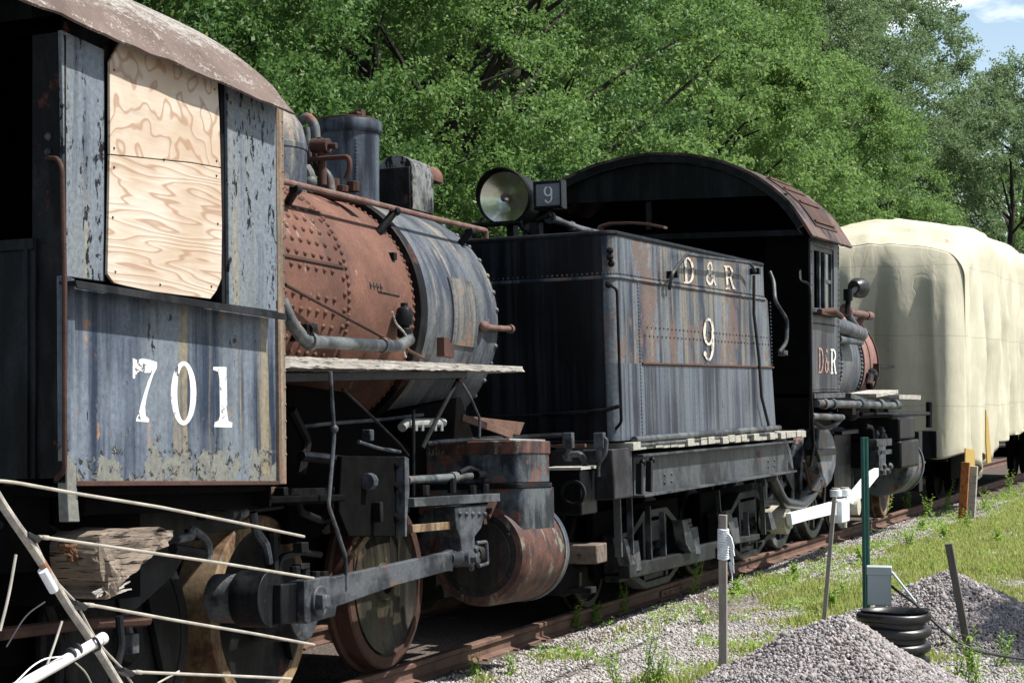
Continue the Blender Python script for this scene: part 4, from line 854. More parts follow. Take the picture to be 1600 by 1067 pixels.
nbx = m_.build('number_box', M['black'], T, .003)
m_ = MB(); m_.bb(nb0.x + .01, nb1.x - .016, hy + .018, hy + .024, nb1.z + .008, nb0.z - .008); gl = m_.build('number_glass', M['numglass'], nbx); 
m_ = MB(); cxn = (nb0.x + nb1.x) / 2; czn = (nb0.z + nb1.z) / 2; vs = []
def flat9(m, cx_, cz_, y_, s):
    def ring(cz2, rx_, rz_, ix, iz, a0, a1, yy, n=24):
        vs = []
        for k in range(n + 1):
            a_ = R(a0 + (a1 - a0) * k / n); vs += [(cx_ + rx_ * math.cos(a_), yy, cz2 + rz_ * math.sin(a_)), (cx_ + ix * math.cos(a_), yy, cz2 + iz * math.sin(a_))]
        m.add(vs, [(2 * k, 2 * k + 1, 2 * k + 3, 2 * k + 2) for k in range(n)])
    ring(cz_ + s * .2, s * .27, s * .3, s * .16, s * .22, 0, 360, y_)
    ring(cz_ - s * .12, s * .27, s * .38, s * .17, s * .31, -150, 20, y_ - .001)
    m.bb(cx_ + s * .16, cx_ + s * .27, y_ - .003, y_ - .002, cz_ - s * .15, cz_ + s * .2)
flat9(m_, cxn, czn, hy + .014, .14); m_.build('painted_digit', M['white'], nbx)
m_ = MB(); m_.bb(hc.x - .03, hc.x + .03, hy + .1, hy + .22, zT - .05, hc.z - hR * .9); m_.tube([T.q(738, 352, hy), T.q(815, 348, hy)], .022); m_.bb(T.q(827, 352, hy).x, T.q(842, 352, hy).x, hy, hy + .1, zT - .05, T.q(830, 348, hy).z); m_.bar(T.q(838, 345, hy), T.q(860, 335, hy), .04, .03)
m_.tube(bend([T.q(812, 347, hy), T.q(818, 360, hy), T.q(828, 364, hy)], .03), .016); m_.cyl(T.q(741, 372, hy), T.q(741, 352, hy), .02); m_.build('headlight_bracket', M['blackrust'], T, .003)
m_ = MB(); a_, b_ = T.q(861, 341, hy + .1), T.q(906, 358, hy + .5); m_.tube([a_, a_.lerp(b_, .5), b_, T.q(935, 362, hy + .9)], [.036, .026, .03, .012], 12); m_.cyl(a_ + (a_ - b_).normalized() * .03, a_, .052, 14); m_.ball(T.q(893, 354, hy + .4), .045, 8); m_.build('hose_coupling', M['pipe'], T)
m_ = MB(); P2 = [T.q(px, py, hy + 1.2) for px, py in [(935, 362), (940, 354), (955, 350), (990, 349), (1015, 351), (1040, 356)]]; 
for i in range(len(P2) - 1): m_.bar(P2[i], P2[i + 1], .1, .022)
m_.build('bent_strap', M['railrust'], T, .002)
# deck planks, side sill, end beam
xd = 1.55
d0, d1 = T.p(987, 697, xd), T.p(1258, 677, xd)
m_ = MB(); n_ = 27; dv = (d1 - d0) / n_
for i in range(n_):
    a_ = d0 + dv * (i + .04); b_ = d0 + dv * (i + .93); j = random.uniform(-.025, .02); jz = random.uniform(-.006, .006)
    m_.bb(.9, xd + j, a_.y, b_.y, d0.z + (d1.z - d0.z) * i / n_ - .035 + jz, d0.z + (d1.z - d0.z) * i / n_ + .03 + jz)
m_.build('deck', M['deckwood'], T, .004)
m_ = MB(); xs_ = 1.48
c_ = [T.p(990, 712, xs_), T.p(1228, 690, xs_), T.p(1232, 736, xs_), T.p(991, 775, xs_)]
m_.prism(c_, (-.03, 0, 0)); m_.bar(c_[3] + V(.03, 0, 0), c_[2] + V(.03, 0, 0), .12, .02); m_.bar(c_[0] + V(.03, 0, .0), c_[1] + V(.03, 0, 0), .10, .02)
m_.rivets([T.p(px, py, xs_) for px, py in ((1038, 742), (1049, 740), (1038, 754), (1049, 752), (1200, 720), (1210, 719), (1200, 729), (1210, 728))], .016, (1, 0, 0), .8, 6)
m_.build('side_sill', M['blackrust'] if False else weathered('sill_grey_black', (.015, .018, .022), (.07, .08, .092), rust=(.06, .03, .02), pale_amt=.5, rust_amt=.1, rough=.5, streak=(3, 3, 2)), T, .003)
m_ = MB()
for (px, py) in ((1000, 748), (1015, 744)): m_.bar(T.p(px, py - 24, xs_ + .06), T.p(px - 1, py + 24, xs_ + .06), .05, .05); m_.ball(T.p(px + 4, py - 25, xs_ + .06), .03)
m_.build('stake_pocket', M['black'], T, .005)
eb0 = T.p(990, 740, xd - .02); 
ye0 = y0 - .22; m_ = MB(); zt_ = T.p(965, 697, xd).z; zb_ = T.p(970, 786, xd).z
m_.bb(-1.55, xd - .02, ye0, eb0.y - .02, zb_ + .03, zt_ - .02); m_.build('end_beam', weathered('beam_purple_black', (.011, .011, .014), (.04, .04, .05), rust=(.06, .03, .02), pale_amt=.45, rust_amt=.1, rough=.5, streak=(3, 3, 3)), T, .012)
m_ = MB(); m_.bb(-1.4, 1.35, y0 - .02, tb1.y, zB - .35, zB - .06); m_.bb(.35, .55, y0, d1.y, .5, zB - .3); m_.bb(-1.3, -1.2, y0, d1.y, .2, zB); m_.build('tender_frame', M['shadeblack'], T, .01)
m_ = MB(); m_.bb(-1.4, 1.3, ye0 - .0, ye0 + .04, zt_ + .0, zt_ + .025); m_.build('end_deck', M['railrust'], T)
m_ = MB(); yq = ye0 - .1
for px in (888, 925 + 12): m_.box(T.q(px, 688, yq), (.08, .06, .12)); m_.cyl(T.q(px, 690, yq), T.q(px, 720, yq), .03)
m_.tube(bend([T.q(935, 682, yq), T.q(948, 685, yq), T.q(946, 710, yq), T.q(934, 725, yq), T.q(935, 745, yq)], .05), .016)
m_.tube(bend([T.q(880, 712, yq), T.q(906, 708, yq), T.q(914, 720, yq), T.q(915, 735, yq)], .05), .024)
m_.build('coupling_lever', M['steel'], T, .004)
m_ = MB(); m_.bb(T.q(862, 740, yq).x, T.q(925, 740, yq).x, yq - .25, yq + .1, T.q(900, 802, yq).z, T.q(900, 732, yq).z); m_.build('drawbar_pocket', M['black'], T, .01)
m_ = MB(); m_.bb(T.q(862, 731, yq).x, T.q(927, 731, yq).x, yq - .27, yq + .1, T.q(900, 732, yq).z, T.q(900, 728, yq).z); m_.build('footboard', M['oldwood'], T)
m_ = MB(); o_ = T.q(897, 770, yq - .26); m_.lathe(o_, (0, -1, 0), [(.07, 0), (.1, .0), (.1, .03), (.075, .03), (.07, 0)], 22, False, False); m_.build('pocket_ring', M['blackrust'], T)
# step timber at the rear
m_ = MB(); a_ = T.q(862, 848, yq); b_ = T.q(937, 885, yq); m_.bb(a_.x, b_.x, yq - .05, yq + .18, T.q(900, 880, yq).z, T.q(900, 850, yq).z); m_.build('step_timber', M['tie'], T, .01)
m_ = MB(); m_.prism([T.q(px, py, yq + .02) for px, py in [(853, 890), (890, 885), (905, 895), (905, 922), (880, 932), (850, 928)]], (0, .06, 0)); m_.bb(T.q(890, 926, yq).x, T.q(925, 920, yq).x, yq - .02, yq + .1, T.q(900, 927, yq).z, T.q(900, 917, yq).z); m_.build('rerail_step', M['blackrust'], T, .006)
# trucks ----------------------------------------------------
M['truck'] = weathered('truck_black', (.006, .0065, .008), (.025, .029, .035), rust=(.07, .035, .02), pale_amt=.45, rust_amt=.22, rough=.55, streak=(4, 4, 4), seed=14)
rw_ = .43
zw = lambda Y: T.w(.75, Y, .012).z
def side_frame(Yc, hb_):
    """arch-bar side frame with springs and journal boxes"""
    x = 1.02; z0_ = zw(Yc); yc = T.w(0, Yc, 0).y
    m = MB()
    for (yy) in (-hb_, hb_): m.bb(x - .02, x + .16, yc + yy - .14, yc + yy + .14, z0_ + rw_ - .14, z0_ + rw_ + .16)
    m.each('journal_box', M['truck'], T, .015)
    m = MB()
    m.prism([(x, yc - hb_ - .2, z0_ + rw_ + .2), (x, yc - hb_ + .2, z0_ + rw_ + .2), (x, yc - .32, z0_ + .78), (x, yc + .32, z0_ + .78), (x, yc + hb_ - .2, z0_ + rw_ + .2), (x, yc + hb_ + .2, z0_ + rw_ + .2), (x, yc + hb_ + .2, z0_ + rw_ + .14), (x, yc + hb_ - .2, z0_ + rw_ + .14), (x, yc + .3, z0_ + .71), (x, yc - .3, z0_ + .71), (x, yc - hb_ + .2, z0_ + rw_ + .14), (x, yc - hb_ - .2, z0_ + rw_ + .14)], (.13, 0, 0))
    m.prism([(x, yc - hb_ - .16, z0_ + rw_ - .14), (x, yc - hb_ + .16, z0_ + rw_ - .14), (x, yc - .32, z0_ + .17), (x, yc + .32, z0_ + .17), (x, yc + hb_ - .16, z0_ + rw_ - .14), (x, yc + hb_ + .16, z0_ + rw_ - .14), (x, yc + hb_ + .16, z0_ + rw_ - .2), (x, yc + hb_ - .16, z0_ + rw_ - .2), (x, yc + .32, z0_ + .11), (x, yc - .32, z0_ + .11), (x, yc - hb_ + .16, z0_ + rw_ - .2), (x, yc - hb_ - .16, z0_ + rw_ - .2)], (.13, 0, 0))
    m.build('arch_bar', M['truck'], T, .006)
    m = MB()
    for yy in (-.3, .3): m.bb(x + .01, x + .12, yc + yy - .03, yc + yy + .03, z0_ + .17, z0_ + .75)
    m.bb(x - .3, x + .12, yc - .27, yc + .27, z0_ + .5, z0_ + .68); m.bb(x - .3, x + .1, yc - .27, yc + .27, z0_ + .17, z0_ + .22); m.build('bolster', M['truck'], T, .006)
    m = MB()
    for yy in (-.14, .14): m.lathe((x + .05, yc + yy, z0_ + .22), (0, 0, 1), [(.06, .0), (.095, .03), (.095, .06), (.06, .09), (.095, .12), (.095, .15), (.06, .18), (.095, .21), (.095, .24), (.06, .28)], 14)
    m.each('coil_spring', M['blackrust'], T)
    m = MB()
    for yy in (-hb_, hb_):
        m.prism([(x + .19, yc + yy - .1, z0_ + rw_ + .13), (x + .22, yc + yy + .1, z0_ + rw_ + .13), (x + .25, yc + yy + .08, z0_ + rw_ - .12), (x + .22, yc + yy - .08, z0_ + rw_ - .12)], (-.05, 0, 0))
    m.each('journal_lid', M['steel'], T, .006)
for Yc in (16.05, 19.05): side_frame(Yc, .84)
for Yc in (16.05, 19.05):
    z0_ = zw(Yc); yc_ = T.w(0, Yc, 0).y; m_ = MB(); m_.bb(.93, .99, yc_ - 1.15, yc_ + 1.15, z0_ + .26, z0_ + .82); m_.bb(.99, 1.1, yc_ - .33, yc_ + .33, z0_ + .2, z0_ + .6); m_.build('dark_filler_plate', M['shadeblack'], T, .01)  # dark filler plate added inside the truck to hide the wheels
for Y in (15.2, 16.88, 18.2, 19.9): wheel(T, T.w(0, Y, 0).y, zw(Y) + rw_, rw_, w=.13, mat_t=M['blackrust'], mat_d=M['blackrust'], name='wheel', n=40)
# hangers and straps hanging off the sill
for (px, ya_, yb_, w_, x_) in ((1012, 790, 880, .05, 1.22), (1034, 800, 868, .05, 1.22), (957 + 7, 778, 870, .06, 1.3), (977 + 6, 775, 866, .05, 1.3), (1165, 800, 850, .05, 1.22), (1190, 760, 835, .05, 1.25), (1120, 765, 800, .05, 1.2)):
    m_ = MB(); m_.bar(T.p(px, ya_, x_), T.p(px + 3, yb_, x_), w_, w_ * .5); m_.build('hanger_strap', M['steel'], T, .003)
for pts in ([(1066, 812), (1074, 812), (1088, 858), (1080, 864), (1072, 850)], [(1134, 800), (1143, 802), (1155, 845), (1146, 848)], [(974, 840), (980, 842), (992, 880), (985, 884)], [(1200, 800), (1206, 800), (1214, 826), (1206, 828)]):
    m_ = MB(); m_.prism([T.p(px, py, 1.3) for px, py in pts], (-.1, 0, 0)); m_.build('step_iron', M['steel'], T, .004)
m_ = MB(); m_.bar(T.p(975, 893, 1.2), T.p(1110, 862, 1.2), .1, .12); m_.bar(T.p(1080, 858, 1.2), T.p(1180, 838, 1.2), .1, .06); m_.build('brake_beam', M['truck'], T, .01)
m_ = MB(); m_.tube(bend([T.p(1205, 745, 1.3), T.p(1214, 765, 1.3), T.p(1225, 785, 1.35), T.p(1250, 790, 1.35), T.p(1265, 776, 1.35), T.p(1280, 752, 1.35)], .08), .06, 12); m_.build('feed_hose', M['rubber'], T)
m_ = MB(); m_.tube(bend([T.p(1203, 425, 1.45), T.p(1209, 440, 1.5), T.p(1211, 470, 1.55), T.p(1230, 500, 1.6), T.p(1229, 535, 1.6), T.p(1218, 550, 1.55)], .06), .02, 10); m_.cyl(T.p(1223, 548, 1.55), T.p(1223, 555, 1.55), .05, 10); m_.build('cab_handrail', M['steel'], T)
m_ = MB(); m_.tube([T.p(1256, 720, 1.4), T.p(1262, 745, 1.4), T.p(1267, 765, 1.4), T.p(1282, 768, 1.4), T.p(1284, 750, 1.4)], .018, 6); m_.build('chain', M['rustdark'], T)

# ================================================================ locomotive 9
N = Thing('steam_locomotive', (0, 22.0, 0), label='farther steam engine with an arched cab roof, small D&R lettering and white painted rods', cat='locomotive')
SN = 1.5; n = lambda px, py, x=SN: N.p(px, py, x)
# cab side with window opening
ez = n(1262, 369, 1.62).z
ya, yb = n(1267, 600).y, n(1312, 600).y; zb9 = n(1290, 612).z; ze9 = n(1290, 378).z
w0, w1 = n(1272, 480).y, n(1303, 480).y; wz0, wz1 = n(1290, 490).z, n(1290, 388).z
M['cab9'] = weathered('second_cab_paint', (.010, .012, .02), (.085, .095, .115), rust=(.08, .03, .03), pale_amt=.5, rust_amt=.25, rough=.45, tan=(.14, .09, .07), tan_amt=.25, streak=(8, 8, .4), seed=21)
m_ = MB(); m_.bb(SN - .02, SN, ya, yb, zb9, wz0); m_.bb(SN - .02, SN, ya, w0, wz0, ze9); m_.bb(SN - .02, SN, w1, yb, wz0, ze9); m_.bb(SN - .02, SN, w0, w1, wz1, ze9)
pp = []
for i in range(28):
    z_ = zb9 + .03 + (ze9 - zb9 - .06) * i / 27; pp += [V(SN, yb - .04, z_)]
    if i % 2: pp += [V(SN, ya + .04, z_)]
for i in range(20):
    y_ = ya + .05 + (yb - ya - .1) * i / 19; pp += [V(SN, y_, zb9 + .03)]
    if i % 1 == 0: pp += [V(SN, y_, wz0 - .12)]
m_.rivets(pp, .012, (1, 0, 0), .8, 6); m_.build('cab_side', M['cab9'], N)
m_ = MB(); ym = (w0 + w1) / 2
for y_ in (w0 + .03, ym - .12, ym + .12, w1 - .03): m_.bb(SN - .05, SN - .015, y_ - .03, y_ + .03, wz0, wz1)
m_.bb(SN - .05, SN - .012, w0, w1, wz0, wz0 + .05); m_.bb(SN - .05, SN - .012, w0, w1, wz1 - .05, wz1); m_.bb(SN - .048, SN - .018, ym + .12, w1, (wz0 + wz1) / 2 - .02, (wz0 + wz1) / 2 + .02)
wf = m_.build('cab_window', M['steel'], N, .003)
MB().bb(SN - .04, SN - .034, ym + .14, w1 - .05, wz0 + .04, wz1 - .04).build('pane', M['glass'], wf)
m_ = MB(); m_.bb(SN, SN + .10, w0 - .05, w1 + .05, wz0 - .03, wz0); m_.tube([(SN + .06, w0, wz0 - .0), (SN + .1, ym, wz0 + .03), (SN + .08, w1, wz0 - .02)], .035, 8); m_.build('arm_rest', M['rustdark'], N, .003)
m_ = MB(); m_.bb(-SN - .02, -SN, ya - .75, yb, zb9 - .4, 3.90); m_.bb(-SN + .01, SN - .04, yb - .06, yb - .03, 2.9, ez + .1); m_.bb(-SN, SN - .03, yb - .02, yb, zb9 - .3, ez - .005); m_.bb(-SN, SN, ya, yb, zb9 - .06, zb9 - .02)
m_.bb(n(1208, 500, 0).x if False else SN - .50, SN - .02, ya, ya + .02, zb9 - .4, ze9 + .05); m_.bb(-SN, -SN + .5, ya, ya + .02, zb9 - .4, ze9); m_.build('cab_inner_wall', M['shadeblack'], N)
bk_ = MB(); bk_.cyl((0, yb - .5, 2.3), (0, yb - .03, 2.3), .8, 24); bk_.build('boiler_backhead', M['shadeblack'], N)
# arched roof with overhang towards the tender
ap = N.w(0, 19.7, 4.35); W9 = 1.62; ez = n(1262, 369, W9).z; rise9 = ap.z - ez; R9 = (W9**2 + rise9**2) / (2 * rise9); am9 = math.asin(W9 / R9)
yr0 = N.w(0, 19.70, 0).y; yr1 = max(n(1317, 388, W9).y, yb + .05)
PX = [-1.62, -1.45, -1.2, -.8, -.4, -.1, .3, .7, 1.0, 1.2, 1.42, 1.62]; PZ = [3.72, 3.94, 4.11, 4.27, 4.35, 4.37, 4.34, 4.24, 4.10, 3.96, 3.76, ez]
xs9 = np.linspace(-1.62, 1.62, 241); zs9 = np.interp(xs9, PX, PZ); k9 = np.ones(17) / 17; zs9 = np.convolve(np.pad(zs9, 8, mode='reflect', reflect_type='odd'), k9, 'valid')
dz9 = np.gradient(zs9, xs9)
def r9p(a_, off=0.):
    x_ = 1.62 * a_ / am9; z_ = float(np.interp(x_, xs9, zs9)); s_ = float(np.interp(x_, xs9, dz9)); l_ = math.hypot(1, s_)
    return (x_ - s_ / l_ * off, z_ + off / l_)
def roof9(y0_, y1_, a0, a1, off, th, name, mat, sag=0):
    vs = []; fs = []; n_ = 40
    for k in range(n_ + 1):
        a_ = a0 + (a1 - a0) * k / n_
        for y_ in (y0_, y1_):
            for rr in (off, off + th): q_ = r9p(a_, rr); vs.append((q_[0], y_, q_[1]))
    for k in range(n_):
        b = 4 * k; fs += [(b, b + 4, b + 6, b + 2), (b + 1, b + 3, b + 7, b + 5), (b, b + 1, b + 5, b + 4), (b + 2, b + 6, b + 7, b + 3)]
    b = 4 * n_; fs += [(0, 2, 3, 1), (b, b + 1, b + 3, b + 2)]
    return MB().add(vs, fs).build(name, mat, N, 0, 40)
M['roof9'] = weathered('second_roof', (.02, .018, .018), (.13, .09, .085), rust=(.12, .05, .04), pale_amt=.4, rust_amt=.4, rough=.7, streak=(3, 3, 3), seed=31)
roof9(yr0, yr1, -am9, am9, 0, .03, 'roof', M['roof9'])
roof9(yr0 + .01, yr0 + .10, -am9 * .95, am9 * .95, -.07, .069, 'roof_rim', M['black'])
roof9(yr0 + .02, yr0 + .035, -am9 * .97, am9 * .97, -.075, .012, 'roof_bead', M['steel'])
roof9(yr0 + .45, yr1 - .45, am9 * .62, am9 * .95, .031, .01, 'roof_hatch', M['rustdark'])
m_ = MB()
for k in range(4): a_ = am9 * (.63 + .10 * k); q_ = r9p(a_, .05); m_.bar((q_[0], yr0 + .5, q_[1]), (q_[0], yr1 - .5, q_[1]), .03, .018)
m_.each('hatch_rail', M['railrust'], N)
# rear gable panel
gp = []
for k in range(31):
    a_ = -am9 * .97 + 2 * am9 * .97 * k / 30; q_ = r9p(a_, -.015); gp.append((q_[0], yr0 + .10, q_[1]))
zg = N.q(1040, 312, yr0 + .1).z
gp = [(p_[0], p_[1], max(p_[2], zg)) for p_ in gp if p_[2] > zg - .12]
m_ = MB(); m_.prism(gp, (0, .03, 0)); m_.bb(gp[0][0], gp[-1][0], yr0 + .085, yr0 + .1, zg, zg + .015); m_.build('rear_gable', M['cab9'] if False else M['black'], N)
m_ = MB(); m_.bb(-SN, SN, yr0 + .14, yr0 + .18, ze9 - .0, ze9 + .06); 
hk = N.q(1013, 330, yr0 + .12); m_.bb(hk.x - .03, hk.x + .03, yr0 + .13, yr0 + .16, hk.z - .2, hk.z + .1); m_.build('hook_bracket', M['black'], N)
# roof front wall
gp = []
for k in range(31):
    a_ = -am9 + 2 * am9 * k / 30; q_ = r9p(a_, -.005); gp.append((max(-1.48, min(1.48, q_[0])), yb - .02, q_[1]))
m_ = MB()
for k in range(40):
    xa_, xb_ = -1.59 + 3.08 * k / 40, -1.59 + 3.08 * (k + 1) / 40; za_, zb_ = float(np.interp(xa_, xs9, zs9)), float(np.interp(xb_, xs9, zs9))
    m_.prism([(xa_, yb - .02, 3.3), (xb_, yb - .02, 3.3), (xb_, yb - .02, zb_), (xa_, yb - .02, za_)], (0, .02, 0))
m_.build('front_gable', M['shadeblack'], N)
glyph('D', N, SN + .004, 1279, 1287, 543, 583, M['letterpink'], 0); glyph('&', N, SN + .004, 1289, 1296, 545, 583, M['letterpink'], 0); glyph('R', N, SN + .004, 1298, 1307, 545, 584, M['white'], 0)
# cab rear grab rails
m_ = MB(); m_.tube(bend([n(1249, 422, 1.42), n(1250, 440, 1.45), n(1263, 443, 1.52), n(1265, 460, 1.52), n(1267, 620, 1.52), n(1271, 700, 1.52), n(1266, 730, 1.5)], .04), .02, 8); m_.build('cab_handrail', M['black'], N)
# boiler, smokebox
ys0 = N.w(0, 23.5, 0).y; ys1 = N.w(0, 26.9, 0).y; z9 = 2.15; r9 = .8
RB9 = MB(); RB9.lathe((0, yb, z9), (0, 1, 0), [(r9, 0), (r9, 26.0 - 22 - yb)], 56, False, False)
yj = 26.0 - 22
m_ = MB(); m_.lathe((0, yj, z9), (0, 1, 0), [(r9 + .02, -.05), (r9 + .02, ys1 - yj - .02), (r9 - .03, ys1 - yj), (.001, ys1 - yj + .02)], 56, True, False)
m_.build('smokebox', rusty('pale_boiler_rust', (.19, .10, .085), (.30, .18, .16), dark_amt=.1), N, 0, 50)
def ringr(yy, rr, r=.022, mat=M['blackrust'], k0=20, k1=150, n_=34):
    ps = []; ns = []
    for k in range(n_):
        a_ = R(k0 + (k1 - k0) * k / n_); ns.append(V(math.sin(a_), 0, math.cos(a_))); ps.append(V(rr * math.sin(a_), yy, z9 + rr * math.cos(a_)))
    RB9.rivets(ps, r, ns, 1, 6)
ringr(yj - .09, r9, .03); ringr(yj - 1.3, r9, .03); ringr(yj - 1.45, r9, .03); RB9.build('boiler', M['smoke'], N, 0, 50)
m_ = MB(); m_.lathe((0, yj - .06, z9), (0, 1, 0), [(r9, 0), (r9 + .035, 0), (r9 + .035, .04), (r9, .04)], 56, False, False); m_.lathe((0, yj + .35, z9), (0, 1, 0), [(r9, 0), (r9 + .03, 0), (r9 + .03, .02), (r9, .02)], 56, False, False); m_.lathe((0, ys1 - .06, z9), (0, 1, 0), [(r9, 0), (r9 + .04, 0), (r9 + .04, .05), (r9, .05)], 56, False, False); m_.build('boiler_band', M['rustdark'], N)
# black lamp on a bracket and pipes
Lc = n(1341, 450, .95); m_ = MB(); m_.lathe(Lc, (.25, 1, 0), [(.04, -.15), (.09, -.13), (.13, -.05), (.135, .07), (.12, .09)], 24, True, True); m_.build('marker_lamp', M['rubber'], N)
m_ = MB(); m_.lathe(Lc + V(.028, .11, 0), (.25, 1, 0), [(.10, -.02), (.10, .01), (.001, .02)], 20); m_.build('marker_lamp_lens', M['chrome'], N)
m_ = MB(); m_.tube(bend([n(1324, 490, .95), n(1326, 460, .95), Lc + V(0, -.05, 0)], .05), .035, 8); m_.cyl(n(1325, 452, .95), n(1325, 470, .95), .06); m_.build('lamp_bracket', M['black'], N)
m_ = MB(); m_.tube([n(1318, 486, .9), n(1358, 493, .9)], .045, 10); m_.ball(n(1322, 484, .9), .09); m_.cyl(n(1353, 493, .9), n(1360, 494, .9), .06); m_.tube([n(1349, 492, .9), n(1342, 505, .8)], .05); m_.build('handrail', M['railpipe'], N)
m_ = MB(); m_.tube([n(1325, 492, .9), n(1338, 512, .92)], .05, 10); m_.tube(bend([n(1300, 505, .9), n(1320, 512, .9), n(1345, 522, .9)], .05), .1, 12); m_.tube([n(1310, 530, .9), n(1345, 534, .9)], .05); m_.build('air_pipe', M['smoke'], N)
m_ = MB(); m_.bar(n(1372, 575, .82), n(1392, 572, .9), .12, .04); m_.bb(.75, .9, n(1370, 580, .85).y - .1, n(1370, 580, .85).y + .1, n(1370, 585, .85).z, n(1370, 568, .85).z); m_.tube([n(1362, 580, .82), n(1358, 600, .9), n(1362, 618, .9)], .05, 8); m_.tube([n(1355, 582, .82), n(1366, 618, .9)], .03, 8); m_.ball(n(1362, 586, .85), .1, 8); m_.build('fitting', M['blackrust'], N, .004)
# running boards, pipes below
m_ = MB(); m_.bar(n(1345, 618, 1.2), n(1380, 612, 1.2), .4, .05); m_.bar(n(1375, 620, 1.3), n(1410, 621, 1.3), .5, .06); m_.build('running_board', M['oldwood'], N, .004)
m_ = MB(); m_.bb(1.1, 1.52, n(1270, 619).y, n(1318, 619).y, n(1290, 622).z, n(1290, 614).z); m_.bar(n(1310, 618, 1.3), n(1350, 632, 1.3), .3, .06); m_.build('running_board', M['steel'], N, .004)
m_ = MB(); m_.tube([n(1275, 630, 1.5), n(1405, 634, 1.5)], .045, 12)
for px in (1285, 1298, 1342, 1372, 1396): m_.cyl(n(px, 631, 1.5), n(px + 4, 631, 1.5), .06, 12)
m_.tube([n(1268, 650, 1.5), n(1316, 652, 1.5)], .035, 10); m_.tube([n(1290, 650, 1.4), n(1306, 640, 1.4)], .025); m_.build('air_pipe', M['pipe'], N)
m_ = MB(); m_.tube(bend([n(1268, 655, 1.4), n(1285, 668, 1.4), n(1305, 664, 1.4), n(1316, 652, 1.4)], .1), .03); m_.tube(bend([n(1262, 640, 1.4), n(1268, 680, 1.4), n(1280, 720, 1.4)], .1), .02); m_.ball(n(1330, 645, 1.3), .1, 10); m_.box(n(1322, 640, 1.3), (.2, .2, .12)); m_.build('pipe_cluster', M['blackrust'], N)
m_ = MB(); m_.tube([n(1345, 647, 1.2), n(1452, 646, 1.2)], .03, 8); m_.cyl(n(1452, 668, 1.2), n(1452, 628, 1.2), .05, 10); m_.cyl(n(1458, 670, 1.1), n(1458, 652, 1.1), .05, 8); m_.cyl(n(1385, 648, 1.2), n(1385, 634, 1.2), .03); m_.cyl(n(1365, 648, 1.2), n(1365, 634, 1.2), .05); m_.build('pilot_handrail', M['black'], N)
# drivers
zr9 = .012
def W(px, py, x=.82): return N.p(px, py, x)
yd = W(1292, 720).y
M['driver'] = weathered('driver_grey', (.015, .018, .024), (.12, .145, .18), rust=(.18, .08, .05), pale_amt=.55, rust_amt=.3, rough=.35, streak=(3, 3, 3), seed=23)
for i, Y in enumerate((21.5, 23.1, 24.7)):
    wheel(N, Y - 22, zr9 + .66, .66, w=.15, mat_t=M['driver'], mat_d=M['driver'], spokes=12, cw=60, n=48)
wheel(N, 27.3 - 22, zr9 + .40, .40, w=.14, mat_t=M['tread'], mat_d=M['blackrust'], name='wheel', n=36)
# air pump / reservoir like forms by the driver
m_ = MB(); m_.prism([n(px, py, 1.25) for px, py in [(1280, 668), (1292, 665), (1302, 680), (1308, 705), (1306, 730), (1300, 752), (1292, 762), (1284, 740), (1278, 700)]], (-.18, 0, 0)); m_.build('driver_guard', M['driver'], N, .03)
m_ = MB(); m_.prism([n(px, py, 1.3) for px, py in [(1276, 702), (1307, 700), (1307, 710), (1276, 712)]], (-.14, 0, 0)); m_.build('guard_strap', M['black'], N, .006)
# cylinder, chest, pilot
c0 = N.w(0, 27.0, 0).y; xc9 = 1.15; ctr = N.p(1440, 742, 1.5); r_9 = .40; zc9 = N.p(1428, 728, 1.5).z
ye_ = N.p(1420, 728, 1.5).y; yl_ = N.p(1443, 728, 1.5).y
m_ = MB(); m_.lathe((1.5 - r_9, ye_, zc9), (0, 1, 0), [(.001, -.02), (r_9 * .7, -.02), (r_9 * .95, -.0), (r_9, .04), (r_9, yl_ - ye_ - .08), (r_9 * 1.04, yl_ - ye_ - .08), (r_9 * 1.04, yl_ - ye_), (r_9 * .9, yl_ - ye_ + .04), (.001, yl_ - ye_ + .05)], 48, False, False); m_.build('cylinder', M['driver'], N, 0, 35)
m_ = MB(); m_.bb(.6, 1.5, n(1406, 680).y, n(1430, 680).y, n(1420, 686).z, n(1420, 651).z); m_.bb(.6, 1.52, n(1406, 690).y, n(1434, 690).y, zc9, n(1420, 687).z); m_.build('steam_chest', M['black'], N, .03)
m_ = MB(); m_.bb(-1.4, 1.4, n(1436, 700, 1.4).y, n(1436, 700, 1.4).y + .25, n(1450, 765, 1.4).z, n(1450, 672, 1.4).z); m_.bb(1.2, 1.45, n(1458, 700, 1.4).y, n(1458, 700, 1.4).y + .25, n(1465, 715, 1.4).z, n(1465, 672, 1.4).z); m_.build('pilot_beam', M['black'], N, .012)
m_ = MB(); m_.bb(.45, .6, ya, 6.5, .4, 1.6); m_.bb(-.6, -.45, ya, 6.5, .4, 1.6); m_.bb(-1.25, -1.2, ya, 6.5, .2, 1.7); m_.build('frame_and_light_block', M['shadeblack'], N)  # far-side plate added to stop light leaking underneath
gx9 = 1.35
m_ = MB(); m_.bar(n(1364, 692, gx9), n(1392, 690, gx9), .1, .09); m_.bar(n(1366, 707, gx9), n(1392, 705, gx9), .1, .06); m_.build('guide_bar', M['steel'], N, .004)
m_ = MB(); m_.prism([n(px, py, gx9 + .05) for px, py in [(1373, 695), (1384, 695), (1384, 728), (1390, 732), (1386, 742), (1374, 742)]], (-.12, 0, 0)); m_.rivets([n(px, py, gx9 + .08) for px, py in ((1380, 728), (1390, 728), (1376, 736), (1386, 736))], .05, (1, 0, 0), 1, 6); m_.build('crosshead', M['steel'], N, .005)
m_ = MB()
for (px, py, r_) in ((1366, 678, .07), (1374, 674, .08), (1385, 672, .07), (1378, 684, .08), (1390, 684, .06)): m_.ball(n(px, py, 1.3), r_, 8)
